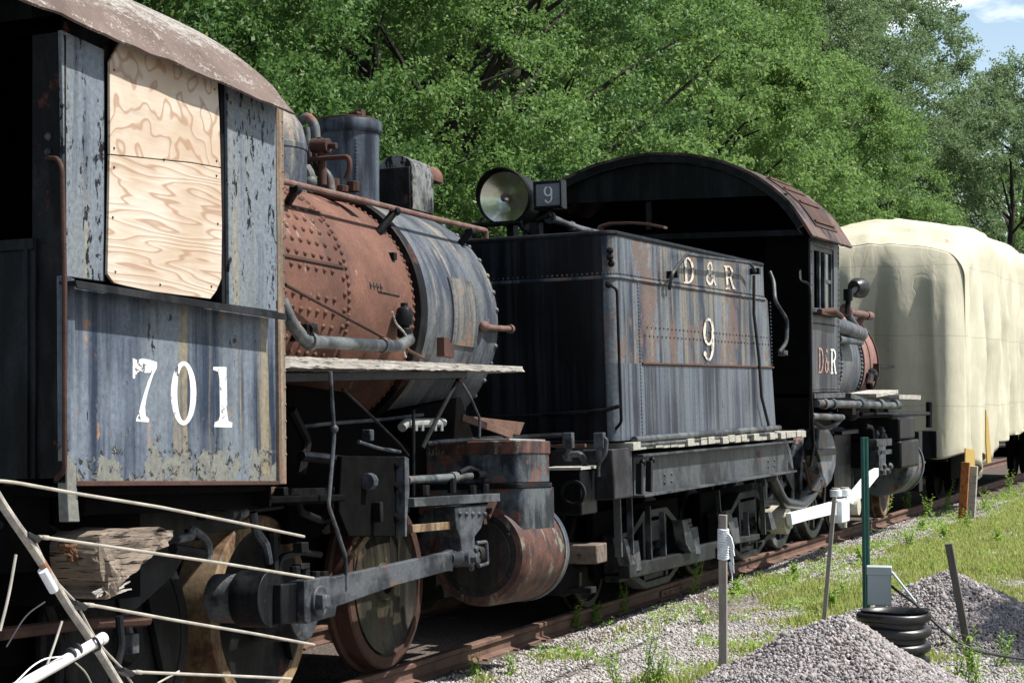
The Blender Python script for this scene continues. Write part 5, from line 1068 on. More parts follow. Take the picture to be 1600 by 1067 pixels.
m_.tube(bend([n(1352, 665, 1.3), n(1362, 668, 1.3), n(1364, 700, 1.3)], .06), .03); m_.each('valve_gear', M['black'], N)
m_ = MB(); m_.bb(1.0, 1.1, n(1316, 700, 1.2).y, n(1342, 700, 1.2).y, n(1330, 780, 1.2).z, n(1330, 676, 1.2).z); m_.bb(1.1, 1.2, n(1316, 700, 1.2).y, n(1342, 700, 1.2).y, n(1330, 678, 1.2).z, n(1330, 672, 1.2).z); m_.build('yoke_plate', M['black'], N, .005)
# white rods
m_ = MB(); m_.prism([n(px, py, 1.42) for px, py in [(1236, 802), (1262, 795), (1304, 784), (1304, 803), (1262, 813), (1238, 820)]], (-.06, 0, 0)); m_.build('side_rod', M['whitepaint'], N, .006)
m_ = MB(); a_ = n(1226, 812, 1.3); m_.cyl(a_ - V(.25, 0, 0), a_ + V(.04, 0, 0), .15, 22); m_.cyl(a_ + V(.04, 0, 0), a_ + V(.08, 0, 0), .09, 22); m_.build('rod_end_bearing', M['cream'], N, .01)
m_ = MB(); m_.prism([n(px, py, 1.48) for px, py in [(1326, 784), (1336, 768), (1352, 748), (1366, 735), (1373, 731), (1373, 744), (1360, 760), (1346, 778), (1336, 790)]], (-.06, 0, 0)); m_.build('main_rod', M['whitepaint'], N, .006)
m_ = MB(); m_.bb(1.35, 1.5, n(1313, 800, 1.48).y, n(1325, 800, 1.48).y, n(1320, 815, 1.48).z, n(1320, 781, 1.48).z); 
for (px, py) in ((1306, 770), (1320, 769)): m_.cyl(n(px, py + 6, 1.42), n(px, py - 5, 1.42), .07, 14)
m_.bb(1.3, 1.44, n(1300, 790, 1.4).y, n(1332, 790, 1.4).y, n(1320, 800, 1.4).z, n(1320, 781, 1.4).z); m_.build('rod_bearing', M['whitepaint'], N, .008)
m_ = MB(); a_ = n(1336, 791, 1.48); m_.cyl(a_ - V(.1, 0, 0), a_ + V(.05, 0, 0), .1, 18); pass
for (px, py) in ((1306, 764), (1320, 763)): m_.cyl(n(px, py + 2, 1.42), n(px, py - 2, 1.42), .05, 10)
m_.cyl(n(1320, 815, 1.42), n(1320, 824, 1.42), .025, 8); m_.each('rod_bolt', M['cream'], N)

# ================================================================ tarp covered car behind
D = Thing('railcar', (0, 31.0, 0), label='dark railcar hidden beneath the big cream tarpaulin, only its underframe showing', cat='railcar')
m_ = MB(); m_.bb(-1.4, 1.35, -1.0, 13, .95, 1.25); m_.build('underframe', M['shadeblack'], D, .01)
m_ = MB(); m_.bb(-1.35, 1.3, -.9, 12.8, 1.25, 4.0); m_.build('car_body', M['shadeblack'], D)
m_ = MB(); m_.bb(-1.25, 1.25, -1.15, -1.0, .7, 1.2); m_.box((0, -1.3, .85), (.3, .5, .3)); m_.build('end_beam', M['black'], D, .01)
for yy in (.6, 2.2, 9.5, 11.2): wheel(D, yy, .46, .45, w=.13, mat_t=M['shadeblack'], mat_d=M['shadeblack'], name='wheel', n=30)
m_ = MB(); m_.bb(.95, 1.1, .1, 2.7, .35, .75); m_.bb(.95, 1.1, 9, 11.7, .35, .75); m_.each('truck_frame', M['shadeblack'], D, .01)
tc = bpy.data.objects.new('tarpaulin', None); bpy.data.objects.remove(tc)
# cloth: grid wrapped over the car: profile across (u) and length (v), end panel closed with rounded hip
def tarp_mesh():
    nu, nv = 150, 150; Wd = 1.55; zt = 4.5; rr = .55; z0 = .75
    Yst = 29.75; Yen = 44.0
    vs = []; fs = []
    # side+roof sweep
    def prof(u):  # u 0..1 from right hem over the top to left hem
        hs = zt - rr - z0; ar = math.pi / 2 * rr; tw = 2 * (Wd - rr); tot = 2 * hs + 2 * ar + tw; d = u * tot
        if d < hs: return (Wd, z0 + d, 1, 0)
        d -= hs
        if d < ar: a = d / rr; return (Wd - rr + rr * math.cos(a), zt - rr + rr * math.sin(a), math.cos(a), math.sin(a))
        d -= ar
        if d < tw: t_ = d / tw; return (Wd - rr - d, zt + .10 * math.sin(math.pi * t_), 0, 1)
        d -= tw
        if d < ar: a = d / rr; return (-(Wd - rr) - rr * math.sin(a), zt - rr + rr * math.cos(a), -math.sin(a), math.cos(a))
        d -= ar; return (-Wd, zt - rr - d, -1, 0)
    rows = []
    for j in range(nv + 1):
        t_ = j / nv
        y = Yst + (Yen - Yst) * t_**1.5
        k = 1 - math.exp(-((y - Yst) / .35)) if y - Yst < 3 else 1
        row = []
        for i in range(nu + 1):
            x, z, nx_, nz_ = prof(i / nu)
            hp = min(1, (y - Yst) / 1.9); hp = 1 - (1 - hp)**1.7; z = z0 + (z - z0) * (3.98 - z0 + (zt - 3.98) * hp) / (zt - z0); sh = (1 - k) * .10
            below = max(0, (zt - rr - z)); fe_ = 1 - math.exp(-(y - Yst) / .30)
            fold = (.05 + .10 * math.exp(-((y - 31.2) / 1.3)**2)) * (2 * abs(math.sin(y * 2.4 + 2.6 * noise.noise((y * .7, z * .22, 0))))**.6 - 1.2) * min(1, below * .6) * (1 if abs(nx_) > .5 else 0)
            sd_ = min(1, below * .9); fold += .05 * noise.noise((y * .9, x * .9, z * .5)) + .05 * sd_ * (1 - abs(noise.noise((y * 1.9 + z * .25, x * .4, z * .22 + 8))) * 4) + .02 * (1 - abs(noise.noise((y * 3.2 - z * 1.2, x * 1.5, z * .9 + 3))) * 4)
            top = -.07 * max(0, nz_) * (.5 + .5 * math.cos(y * 1.15)) + .015 * (1 - abs(noise.noise((y * 1.6 + x, x * 2.2, 7))) * 4)
            ridge = .05 * math.exp(-((y - 31.3 - .25 * z) * 3)**2)
            fold *= fe_; x2 = x * (1 - sh * .0) + nx_ * (fold + ridge); z2 = z + nz_ * (fold + top + ridge)  
            if i == 0 or i < 4: z2 += .18 * noise.noise((y * 1.3, 2, 2)) + (.25 * min(1, max(0, (y - 30) / 4)) - .42 * math.exp(-((y - 31.2) / .9)**2)) * (1 - i / 4)
            row.append((x2, y, z2))
        rows.append(row)
    # end panel: from front row shrink inwards/down with folds
    endrows = []
    ne = 60
    base = rows[0]
    n1 = nu + 1
    top = sorted([(v_[0], v_[2]) for v_ in rows[0] if v_[2] > 3.2]); fx = [q_[0] for q_ in top]; fz = [q_[1] for q_ in top]
    V0 = [v for r_ in rows for v in r_]
    F0 = [(j * n1 + i, j * n1 + i + 1, (j + 1) * n1 + i + 1, (j + 1) * n1 + i) for j in range(nv) for i in range(nu)]
    # end cloth as grid in (x,z) draped slightly forward
    ni, nj = 110, 90; off = len(V0)
    for j in range(nj + 1):
        tz_ = j / nj
        for i in range(ni + 1):
            s = i / ni; x = -Wd * 1.0 + 2 * Wd * s
            # top boundary height at this x
            ax = abs(x); zt_ = zt + .10 * math.cos(x / Wd * 1.5) if ax < Wd - rr else zt - rr + math.sqrt(max(rr * rr - (ax - (Wd - rr))**2, 0))
            zt_ = float(np.interp(max(fx[0], min(fx[-1], x)), fx, fz)) + .004
            zb_ = .95 - .25 * math.exp(-((x - 1.25) / .35)**2) + .06 * math.sin(x * 6)
            z = zt_ + (zb_ - zt_) * tz_
            dn = tz_ * (zt_ - zb_)
            f = .085 * (abs(math.sin(x * 3.3 + 1.2 + 2.2 * noise.noise((x * .8, z * .18, 3))))**.6 - .6) * min(1, dn) + .04 * noise.noise((x * 1.2, z * .3, 9)) + .04 * (1 - abs(noise.noise((x * 2.3 + z * .12, z * .12, 1))) * 4) * min(1, dn)
            bulge = .34 * (1 - math.exp(-dn * 2.2)) 
            edge = max(0, (ax - (Wd - .25)) / .25)
            y = Yst + .01 - bulge * (1 - edge**2) - f * min(1, dn * 2) - .10 * math.exp(-((x - .55) / .18)**2) * min(1, dn)
            V0.append((x * 1.006, y + .05 * edge, z))
    n2 = ni + 1
    F0 += [(off + j * n2 + i, off + j * n2 + i + 1, off + (j + 1) * n2 + i + 1, off + (j + 1) * n2 + i) for j in range(nj) for i in range(ni)]
    return np.array(V0), np.array(F0)
vv_, ff_ = tarp_mesh()
tp_ = fast_mesh('tarpaulin', vv_, ff_, 4, M['tarp'], None, True)
md = tp_.modifiers.new('thick', 'SOLIDIFY'); md.thickness = .012
tag(tp_, 'huge cream tarpaulin draped over the last car with deep folds at its corner', 'tarpaulin')
# loose corner flap with its yellow lining
m_ = MB(); m_.prism([D.p(px, py, 1.62) for px, py in [(1509, 700), (1530, 704), (1545, 712), (1533, 722), (1516, 734), (1508, 746)]], (-.02, 0, 0)); m_.prism([D.p(px, py, 1.70) for px, py in [(1541, 640), (1544, 655), (1548, 700), (1549, 722), (1543, 724), (1541, 690)]], (-.02, 0, 0)); fl = m_.build('tarp_lining', M['tarpyellow'], tp_, .003)
fl.matrix_world = D.M.copy(); fl.parent = tp_
# ================================================================ ground
def gpt(px, py, z=0.):
    r = ray(px, py); return CAM + r * ((z - CAM.z) / r.z)
t = NT('ground_gravel')
v1 = t.vor(34, None, 'F1', 'Color'); v2 = t.vor(34, None, 'F1', 'Distance'); n0 = t.noise(.55, None, 5, .6); n1 = t.noise(2.3, None, 6, .7); n2 = t.noise(26, None, 4, .6)
sx = t.n.new('ShaderNodeSeparateColor'); t.L(v1, sx.inputs[0])
c = t.mix(sx.outputs[0], (.24, .23, .225), (.54, .525, .51)); c = t.mix(t.ramp(v2, .25, .65), c, (.09, .08, .075))
dirt = t.mix(n2, (.17, .14, .11), (.26, .225, .18)); c = t.mix(t.ramp(n1, .52, .64), c, dirt)
x, y, z = t.xyz()
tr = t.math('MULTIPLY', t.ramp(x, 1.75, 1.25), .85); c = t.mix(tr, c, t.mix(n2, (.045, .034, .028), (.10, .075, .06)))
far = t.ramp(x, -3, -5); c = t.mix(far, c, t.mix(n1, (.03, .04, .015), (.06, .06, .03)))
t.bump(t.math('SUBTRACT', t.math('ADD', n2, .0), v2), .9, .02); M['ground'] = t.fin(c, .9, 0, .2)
def gh(x, y):
    h = -.14 if x > 1.0 else -.14
    h = -.16 + .03 * noise.noise((x * .5, y * .5, 0)) + .012 * noise.noise((x * 2.3, y * 2.3, 4))
    if abs(x) < 1.6: h = -.13 + .01 * noise.noise((x * 2, y * 2, 0))
    return h
gx_ = np.concatenate([[-400, -120, -40, -12], np.arange(-8, 9, .16), [12, 40, 120, 400]]); gy_ = np.concatenate([[-60, -10], np.arange(0, 48, .2), [52, 60, 80, 120, 250, 900]])
gv = [(x_, y_, gh(x_, y_)) for y_ in gy_ for x_ in gx_]; nx_ = len(gx_)
gf = [(j * nx_ + i, j * nx_ + i + 1, (j + 1) * nx_ + i + 1, (j + 1) * nx_ + i) for j in range(len(gy_) - 1) for i in range(nx_ - 1)]
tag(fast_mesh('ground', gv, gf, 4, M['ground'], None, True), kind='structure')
# track
K = Thing('railway_track', (0, 0, 0), label='rusty railway track on worn sleepers running under the whole train', cat='railway track')
prof = [(-.07, -.128), (.07, -.128), (.07, -.122), (.012, -.108), (.010, -.045), (.036, -.032), (.037, -.008), (.030, 0), (-.030, 0), (-.037, -.008), (-.036, -.032), (-.010, -.045), (-.012, -.108), (-.07, -.122)]
for x0 in (.755, -.755):
    m_ = MB(); ys = [4, 9.2, 17.6, 26.4, 35, 44, 60]
    for i in range(len(ys) - 1):
        m_.prism([(x0 + a, ys[i] + .004, b) for a, b in prof], (0, ys[i + 1] - ys[i] - .008, 0))
        if i: m_.bb(x0 + .013, x0 + .032, ys[i] - .35, ys[i] + .35, -.11, -.05); m_.rivets([(x0 + .032, ys[i] + d_, -.08) for d_ in (-.25, -.09, .09, .25)], .016, (1, 0, 0), 1, 6)
    for yy in np.arange(6, 40, .58): m_.bb(x0 + .07, x0 + .11, yy - .02, yy + .02, -.155, -.115)
    m_.build('rail', M['railrust'], K)
y_ = 6.0
for i in range(70):
    m_ = MB(); w_ = 1.38 + random.uniform(-.08, .1); m_.bb(-1.3, w_, y_ - .11, y_ + .11, -.32, -.128 - random.uniform(0, .012)); m_.build('sleeper', M['tie'], K, .012); y_ += .58 + random.uniform(-.03, .03)
# stones ---------------------------------------------------------
def stone_mat(name, a, b, c3):
    t = NT(name); g = t.n.new('ShaderNodeNewGeometry').outputs['Random Per Island']; n = t.noise(60, None, 3, .6)
    k = t.n.new('ShaderNodeValToRGB'); t.L(g, k.inputs[0]); e = k.color_ramp.elements
    e[0].color = (*a, 1); e[1].color = (*b, 1); e.new(.45).color = (*tuple((a[i] + b[i]) / 2 for i in range(3)), 1); e.new(.9).color = (*c3, 1)
    t.bump(n, .3, .003); return t.fin(t.mix(t.ramp(n, .3, .8), k.outputs[0], t.mix(.35, k.outputs[0], (.05, .05, .05))), .85, 0, .25)
M['stone'] = stone_mat('loose_gravel', (.27, .26, .255), (.64, .62, .61), (.38, .33, .29))
M['pilestone'] = stone_mat('pile_gravel', (.15, .14, .145), (.58, .555, .56), (.32, .27, .25))
OV = np.array([(1, 0, 0), (-1, 0, 0), (0, 1, 0), (0, -1, 0), (0, 0, 1), (0, 0, -1), (.6, .6, .5), (-.6, .6, .5), (-.6, -.6, .5), (.6, -.6, .5), (.62, .6, -.5), (-.6, .62, -.5), (-.6, -.6, -.5), (.6, -.6, -.5)])
OF = np.array([(0, 6, 9), (6, 4, 9), (6, 2, 7), (6, 7, 4), (7, 1, 8), (7, 8, 4), (8, 3, 9), (8, 9, 4), (0, 10, 6), (10, 2, 6), (2, 11, 7), (11, 1, 7), (1, 12, 8), (12, 3, 8), (3, 13, 9), (13, 0, 9), (5, 10, 13), (5, 11, 10), (5, 12, 11), (5, 13, 12), (0, 13, 10), (2, 10, 11), (1, 11, 12), (3, 12, 13)])
def rotm(n):
    q = rng.normal(size=(n, 4)); q /= np.linalg.norm(q, axis=1)[:, None]; w, x, y, z = q.T
    return np.stack([np.stack([1 - 2 * (y * y + z * z), 2 * (x * y - z * w), 2 * (x * z + y * w)], -1), np.stack([2 * (x * y + z * w), 1 - 2 * (x * x + z * z), 2 * (y * z - x * w)], -1), np.stack([2 * (x * z - y * w), 2 * (y * z + x * w), 1 - 2 * (x * x + y * y)], -1)], 1)
def stones(name, P, size, mat, parent=None):
    n = len(P); s = size * rng.lognormal(0, .33, n) * np.where(rng.uniform(size=n) < .012, 1.5, 1); ax = rng.uniform(.55, 1.15, (n, 3)); ax[:, 2] *= .7
    v = OV[None] * ax[:, None, :] * rng.uniform(.82, 1.18, (n, len(OV), 1)); v = np.einsum('nij,nkj->nki', rotm(n), v) * s[:, None, None]
    v += P[:, None, :]; f = OF[None] + (np.arange(n) * len(OV))[:, None, None]
    return fast_mesh(name, v.reshape(-1, 3), f.reshape(-1, 3), 3, mat, parent)
def inview(P, m=40):
    d = P - np.array(CAM); X = d @ np.array(rt); Y = d @ np.array(up); Z = d @ np.array(fw)
    return (Z > 1) & (np.abs(X / Z * F) < 800 + m) & (Y / Z * F > -534 - m) & (Y / Z * F < 534)
def ghv(P): return np.array([gh(a, b) for a, b in P])
N_ = 260000
yy = 8 + 26 * rng.uniform(0, 1, N_)**1.6; xx = rng.uniform(.9, 6.6, N_); P = np.stack([xx, yy, np.zeros(N_)], 1); P = P[inview(P)]
gm = np.array([noise.noise((a * .9, b * .6, 11)) for a, b, _ in P]); P = P[gm < rng.uniform(.0, .6, len(P))]
P[:, 2] = ghv(P[:, :2]) + .003
tag(stones('gravel', P, .0105, M['stone']), kind='stuff')
def pile(label, cx_, cy_, rad, h, seed, nst, elong=1.0, ridge=(0, 0)):
    Tt = Thing('gravel_pile', (cx_, cy_, gh(cx_, cy_)), label=label, cat='gravel pile', group=None)
    def hz(x_, y_):
        d = math.hypot(x_ / elong, y_) / rad; d *= 1 + .22 * noise.noise((math.cos(math.atan2(y_, x_)) * 1.4, math.sin(math.atan2(y_, x_)) * 1.4, seed))
        b = max(0., 1 - d); z_ = h * (b**1.05) / (1) ; z_ = h * (1 - math.sqrt(d * d + .012) / 1.0) if d < 1.1 else -.1
        return z_ + .05 * noise.noise((x_ * 2.6, y_ * 2.6, seed)) + .02 * noise.noise((x_ * 7, y_ * 7, seed))
    g = np.linspace(-rad * 1.2, rad * 1.2, 60); vs = [(a * elong, b, hz(a * elong, b) - .012) for b in g for a in g]
    fs = [(j * 60 + i, j * 60 + i + 1, (j + 1) * 60 + i + 1, (j + 1) * 60 + i) for j in range(59) for i in range(59)]
    fast_mesh('gravel_mound', vs, fs, 4, M['ground'], Tt, True)
    rr = rad * (1.0 + .35 * rng.uniform(0, 1, nst)**4) * np.sqrt(rng.uniform(0, 1, nst)); aa = rng.uniform(0, 2 * np.pi, nst); X = rr * np.cos(aa) * elong; Y = rr * np.sin(aa)
    Z = np.array([hz(a, b) for a, b in zip(X, Y)]) + rng.uniform(-.006, .012, nst)
    o = stones('loose_stones', np.stack([X, Y, np.maximum(Z, .0)], 1), .0118, M['pilestone'], Tt); o['kind'] = 'stuff'
    return Tt
g1_ = gpt(1302, 1085); g1_ = CAM + (g1_ - CAM) * 1.0
pz = lambda px, Z: CAM + ray(px, 599) * Z
a_ = pz(1300, 12.35); pile('near gravel pile with a rounded top, in front of the ringed black pipe', a_.x, a_.y, .98, .60, 3, 42000, 1.05)
a_ = pz(1487, 15.6); pile('far gravel pile behind the pipe, its right side shaded', a_.x, a_.y, .95, .58, 8, 34000, 1.1)
# ---------------------------------------------------------------- stakes, box, pipe
def at(px, py, Z): return CAM + ray(px, py) * Z
def stake(name, label, cat, p_bot, p_top, w, d, mat, group=None, extra=None):
    Tt = Thing(name, tuple(p_bot), label=label, cat=cat, group=group)
    b_ = Tt.I @ Vector(p_top); m_ = MB(); m_.bar((0, 0, -.15), b_, w, d, (0, 1, 0)); m_.build('shaft', mat, Tt, .003); return Tt
Z1 = 12.9; s1 = stake('wooden_stake', 'upright grey wooden stake with white string tied near its top', 'stake', at(1130, 1042, Z1), at(1129.5, 804, Z1), .055, .03, M['stake'])
m_ = MB()
for k in range(14):
    c_ = s1.w(*at(1130, 828 + k * 3.4, Z1)); m_.tube([c_ + V(.034 * math.cos(a), .026 * math.sin(a), .004 * math.sin(a * 2 + k)) for a in [2 * math.pi * j / 10 for j in range(10)]], .0085, 6, closed=True)
for k in range(9):
    c_ = s1.w(*at(1138, 832 + k * 2, Z1)); m_.tube([c_ + V(0, -.02, 0), c_ + V(.02 + .01 * random.random(), -.03, -.03), c_ + V(.03 + .02 * random.random(), -.03, -.09 - .02 * k), c_ + V(.01 + .03 * random.random(), -.03, -.13 - .03 * random.random())], .007, 5)
m_.build('tied_string', M['whitepaint'], s1)
stake('wooden_stake', 'thin leaning stake between the string-tied stake and the green post', 'stake', at(1286, 958, 15.6), at(1304, 775, 15.6), .034, .02, M['stake'])
stake('wooden_stake', 'dark leaning stake at the right, in front of the far gravel pile', 'stake', at(1520, 1022, 13.6), at(1482, 849, 13.6), .052, .03, M['stakedark'])
gp_ = Thing('green_post', tuple(at(1354, 990, 14.1)), label='tall dark green steel post rising behind the grey box', cat='post')
b_ = gp_.w(*at(1350, 683, 14.1)); m_ = MB(); ux = V(b_.x, b_.y, b_.z)
m_.bar((0, 0, -.1), b_, .008, .05, (0, 1, 0)); m_.bar((0, 0, -.1), b_, .05, .008, (0, 1, 0)); m_.bar((.0, .03, -.1), b_ + V(0, .03, 0), .052, .006, (0, 1, 0)); m_.build('shaft', M['green'], gp_, .002)
ob = at(1374, 944, 13.9); bxT = Thing('utility_box', tuple(ob), rz=12, label='grey metal utility box with its flap hanging open beside the green post', cat='utility box')
m_ = MB(); m_.bb(-.085, .085, -.05, .07, 0, .27); m_.build('case', M['boxgrey'], bxT, .006)
m_ = MB(); m_.bb(-.09, .09, -.056, .076, .215, .222 + .055); m_.build('cap', M['boxgrey'], bxT, .005)
m_ = MB(); rm = Matrix.Rotation(R(-38), 3, 'Y'); m_.box((.175, -.01, .13), (.012, .13, .27), rm); m_.build('door_flap', M['boxgrey'], bxT, .003)
m_ = MB(); m_.bb(-.03, .05, -.03, .03, -.25, .0); m_.build('support_leg', M['boxgrey'], bxT, .003)
oc = at(1394, 1010, 13.45); oc.z = gh(oc.x, oc.y)
pc_ = Thing('corrugated_pipe', tuple(oc), label='black ringed plastic pipe standing on end behind the near gravel pile', cat='pipe')
ztop = (pc_.w(*at(1394, 952, 13.45))).z; m_ = MB(); rp_ = .255; prof_ = []; nr = 5
zz_ = -.05; pit = .105
rings = int((ztop + .05) / pit) + 1
zz_ = ztop - rings * pit
for k in range(rings):
    for (dr_, dz_) in ((-.035, 0), (-.03, .022), (-.002, .03), (.004, .045), (.004, .07), (-.002, .085), (-.03, .092)): prof_.append((rp_ + dr_, zz_ + dz_))
    zz_ += pit
prof_ += [(rp_ - .01, zz_), (rp_ - .03, zz_ - .01), (rp_ - .05, zz_ - .05), (rp_ - .05, zz_ - .4)]
m_.lathe((0, 0, 0), (0, 0, 1), prof_, 48, False, False)
m_.v = [(x_ * (1 + .02 * noise.noise((x_ * 3, y_ * 3, z_ * 9))) + .018 * noise.noise((z_ * 6, 1, 1)) + .05 * (z_ - .1), y_ * (1 + .02 * noise.noise((y_ * 3, z_ * 9, 4))), z_ + .02 * noise.noise((x_ * 3, y_ * 3, 2)) + .03 * x_) for x_, y_, z_ in m_.v]
m_.build('pipe_wall', M['rubber'], pc_, 0, 60)
cb = Thing('power_cable', (0, 0, 0), label='thin black cable running from the box flap across the ground to the right', cat='cable')
m_ = MB(); pts = [at(1392, 915, 13.9), at(1405, 925, 13.8), at(1425, 938, 13.7), at(1450, 962, 13.6), at(1480, 990, 13.5), at(1508, 1010, 13.4), at(1535, 1019, 13.45), at(1570, 1025, 13.6), at(1640, 1034, 13.7)]
m_.tube(bend(pts, .3, 5), .010, 8); m_.build('sheath', M['cable'], cb)
# posts under the tarp
stake('orange_post', 'orange painted post standing under the corner of the tarpaulin', 'post', at(1503, 804, 28.6), at(1509, 722, 28.6), .12, .08, M['orange'])
stake('wooden_post', 'pale wooden post standing just right of the orange post', 'post', at(1516, 795, 29.2), at(1521, 728, 29.2), .13, .1, M['whitepaint'] if False else M['oldwood'])
# ---------------------------------------------------------------- antenna in the foreground
LATX = 6.45 - 3.2
def an(px, py, dx=0.): 
    r = ray(px, py); return CAM + r * ((LATX + dx - CAM.x) / r.x)
AT = Thing('yagi_antenna', (LATX, 3.9, gh(LATX, 3.9)), label='old rod antenna with black hubs leaning in the lower left foreground', cat='antenna')
aw = lambda px, py, dx=0.: AT.w(*an(px, py, dx))
def tubeo(name, pts, r, mat, n=10, rr=.05): return MB().tube(bend(pts, rr), r, n).build(name, mat, AT)
tubeo('boom', [aw(-60, 672), aw(0, 783), aw(60, 870), aw(105, 945), aw(150, 1010), aw(185, 1067), aw(235, 1150)], .0125, M['boom'])
MB().cyl(aw(66, 890, .002), aw(84, 922, .002), .0135, 14).build('boom_label', M['whitepaint'], AT)
gl_ = aw(30, 1067); tubeo('support_pole', [aw(162, 996, .02), aw(95, 1035, .02), aw(25, 1074, .02), aw(-80, 1130, .02)], .0155, M['whitepole'], 14)
MB().cyl(aw(162, 996, .02), aw(155, 1000, .02), .0175, 14).build('pole_end', M['whitepole'], AT)
m_ = MB(); m_.cyl(aw(119, 1015, .02), aw(121.5, 1014, .02), .018, 14); m_.cyl(aw(112, 1020, .02), aw(109, 1022, .02), .018, 14); m_.tube(bend([aw(140, 1000, -.01), aw(150, 995, .04), aw(158, 1012, .04), aw(146, 1018, -.01)], .02), .004, 6); m_.each('pole_clamp', M['steel'], AT)
hubs = [(46, 839), (120, 945), (194, 1049)]
for (hx_, hy_) in hubs:
    c_ = aw(hx_, hy_); e_ = (aw(hx_ + 30, hy_ + 3) - aw(hx_ - 30, hy_ - 3)).normalized(); u_ = (aw(hx_ + 12, hy_ + 18) - aw(hx_ - 12, hy_ - 18)).normalized()
    m_ = MB(); m_.prism([c_ - e_ * .026 - V(.015, 0, 0), c_ - u_ * .022 - V(.015, 0, 0) - e_ * .008, c_ + e_ * .034 - V(.015, 0, 0), c_ + u_ * .024 - V(.015, 0, 0)], (.034, 0, 0)); m_.cyl(c_, c_ + e_ * .04, .007, 10); m_.ball(c_ + V(.012, 0, 0), .008, 8); m_.build('hub', M['rubber'], AT, .003)
tubeo('rod', [aw(-60, 748), aw(15, 752), aw(120, 771), aw(250, 792), aw(380, 818), aw(475, 838)], .0048, M['alu'])
tubeo('rod', [aw(60, 838), aw(75, 840), aw(200, 858), aw(350, 880), aw(490, 903)], .0048, M['alu'])
tubeo('rod', [aw(130, 943), aw(150, 946), aw(270, 968), aw(400, 990), aw(491, 1007)], .0048, M['alu'])
tubeo('rod', [aw(205, 1049), aw(300, 1053), aw(400, 1057), aw(455, 1060)], .0048, M['alu'])
for (px, py) in ((66, 839), (137, 944.5), (212, 1049)): MB().cyl(aw(px, py), aw(px + 9, py + 1), .0065, 10).build('rod_ferrule', M['alu'], AT)
tubeo('brace_rod', [aw(0, 773), aw(20, 806), aw(42, 833)], .0035, M['alu']); tubeo('brace_rod', [aw(55, 846), aw(80, 900), aw(116, 938)], .0035, M['alu']); tubeo('brace_rod', [aw(125, 952), aw(145, 990), aw(160, 1012), aw(190, 1043)], .0035, M['alu']); tubeo('brace_rod', [aw(198, 1055), aw(207, 1068), aw(230, 1100)], .0035, M['alu'])
tubeo('brace_rod', [aw(25, 866), aw(14, 930), aw(0, 985)], .004, M['alu']); tubeo('brace_rod', [aw(97, 970), aw(84, 1010), aw(70, 1048)], .0035, M['alu']); tubeo('brace_rod', [aw(246, 1067), aw(280, 1048)], .003, M['alu'])
tubeo('wire', [aw(24, 1066, .03), aw(50, 1040, .03), aw(70, 1028, .03), aw(100, 1025, .03)], .0022, M['whitepaint'], 6); tubeo('wire', [aw(118, 1035, .03), aw(135, 1050, .03), aw(146, 1075, .03)], .0022, M['alu'], 6); tubeo('wire', [aw(10, 1010, .03), aw(40, 960, .03), aw(70, 940, .03)], .0022, M['cable'], 6)
# the pole goes on to the ground out of frame
m_ = MB(); e0_ = aw(-80, 1130, .02); m_.tube([e0_, V(e0_.x, e0_.y, -.1)], .02, 12); e1_ = aw(235, 1150); m_.tube([e1_, V(e1_.x, e1_.y + .05, -.1)], .014, 10); m_.build('mast', M['whitepole'], AT)
# ---------------------------------------------------------------- leaves
def leaf_mat(name, a, b, yel, tr=.35):
    t = NT(name); g = t.n.new('ShaderNodeNewGeometry').outputs['Random Per Island']; n = t.noise(.35, None, 3, .6); n2 = t.noise(1.5, None, 3, .6)
    oi = t.n.new('ShaderNodeObjectInfo').outputs['Random']
    f = t.math('ADD', t.math('MULTIPLY', g, .45), t.math('ADD', t.math('MULTIPLY', n, .4), t.math('MULTIPLY', n2, .35)))
    c = t.mix(t.ramp(f, .35, .85), a, b); c = t.mix(t.ramp(g, .93, .97), c, yel); c = t.mix(t.math('MULTIPLY', oi, .3), c, (.085, .15, .02))
    t.fin(c, .55, 0, .25); tl = t.n.new('ShaderNodeBsdfTranslucent'); t.L(t.mix(.5, c, tuple(min(1, v * 2.0) for v in b)), tl.inputs[0])
    ms = t.n.new('ShaderNodeMixShader'); ms.inputs[0].default_value = tr; t.L(t.b.outputs[0], ms.inputs[1]); t.L(tl.outputs[0], ms.inputs[2]); t.L(ms.outputs[0], t.out.inputs[0]); return t.m
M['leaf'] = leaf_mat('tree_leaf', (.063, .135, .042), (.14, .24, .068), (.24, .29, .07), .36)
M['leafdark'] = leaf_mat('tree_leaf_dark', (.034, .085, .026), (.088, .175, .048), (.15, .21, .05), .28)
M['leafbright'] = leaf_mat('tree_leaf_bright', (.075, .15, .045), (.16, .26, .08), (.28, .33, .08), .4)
M['leafhaze'] = leaf_mat('tree_leaf_haze', (.095, .155, .08), (.165, .24, .12), (.24, .28, .10), .34)  # paler leaf colour paints distance haze onto the far right trees
M['grass'] = leaf_mat('grass_blade', (.19, .24, .055), (.37, .40, .13), (.46, .42, .25), .35)
M['weed'] = leaf_mat('weed_leaf', (.15, .27, .04), (.28, .42, .08), (.40, .45, .12), .42)
M['bark'] = wood('tree_bark', (.025, .021, .018), (.05, .044, .038), (.02, .017, .015), (12, 12, 2.5))
M['greyrbark'] = wood('pale_twig_bark', (.16, .15, .14), (.26, .25, .23), (.07, .06, .06), (12, 12, 3))
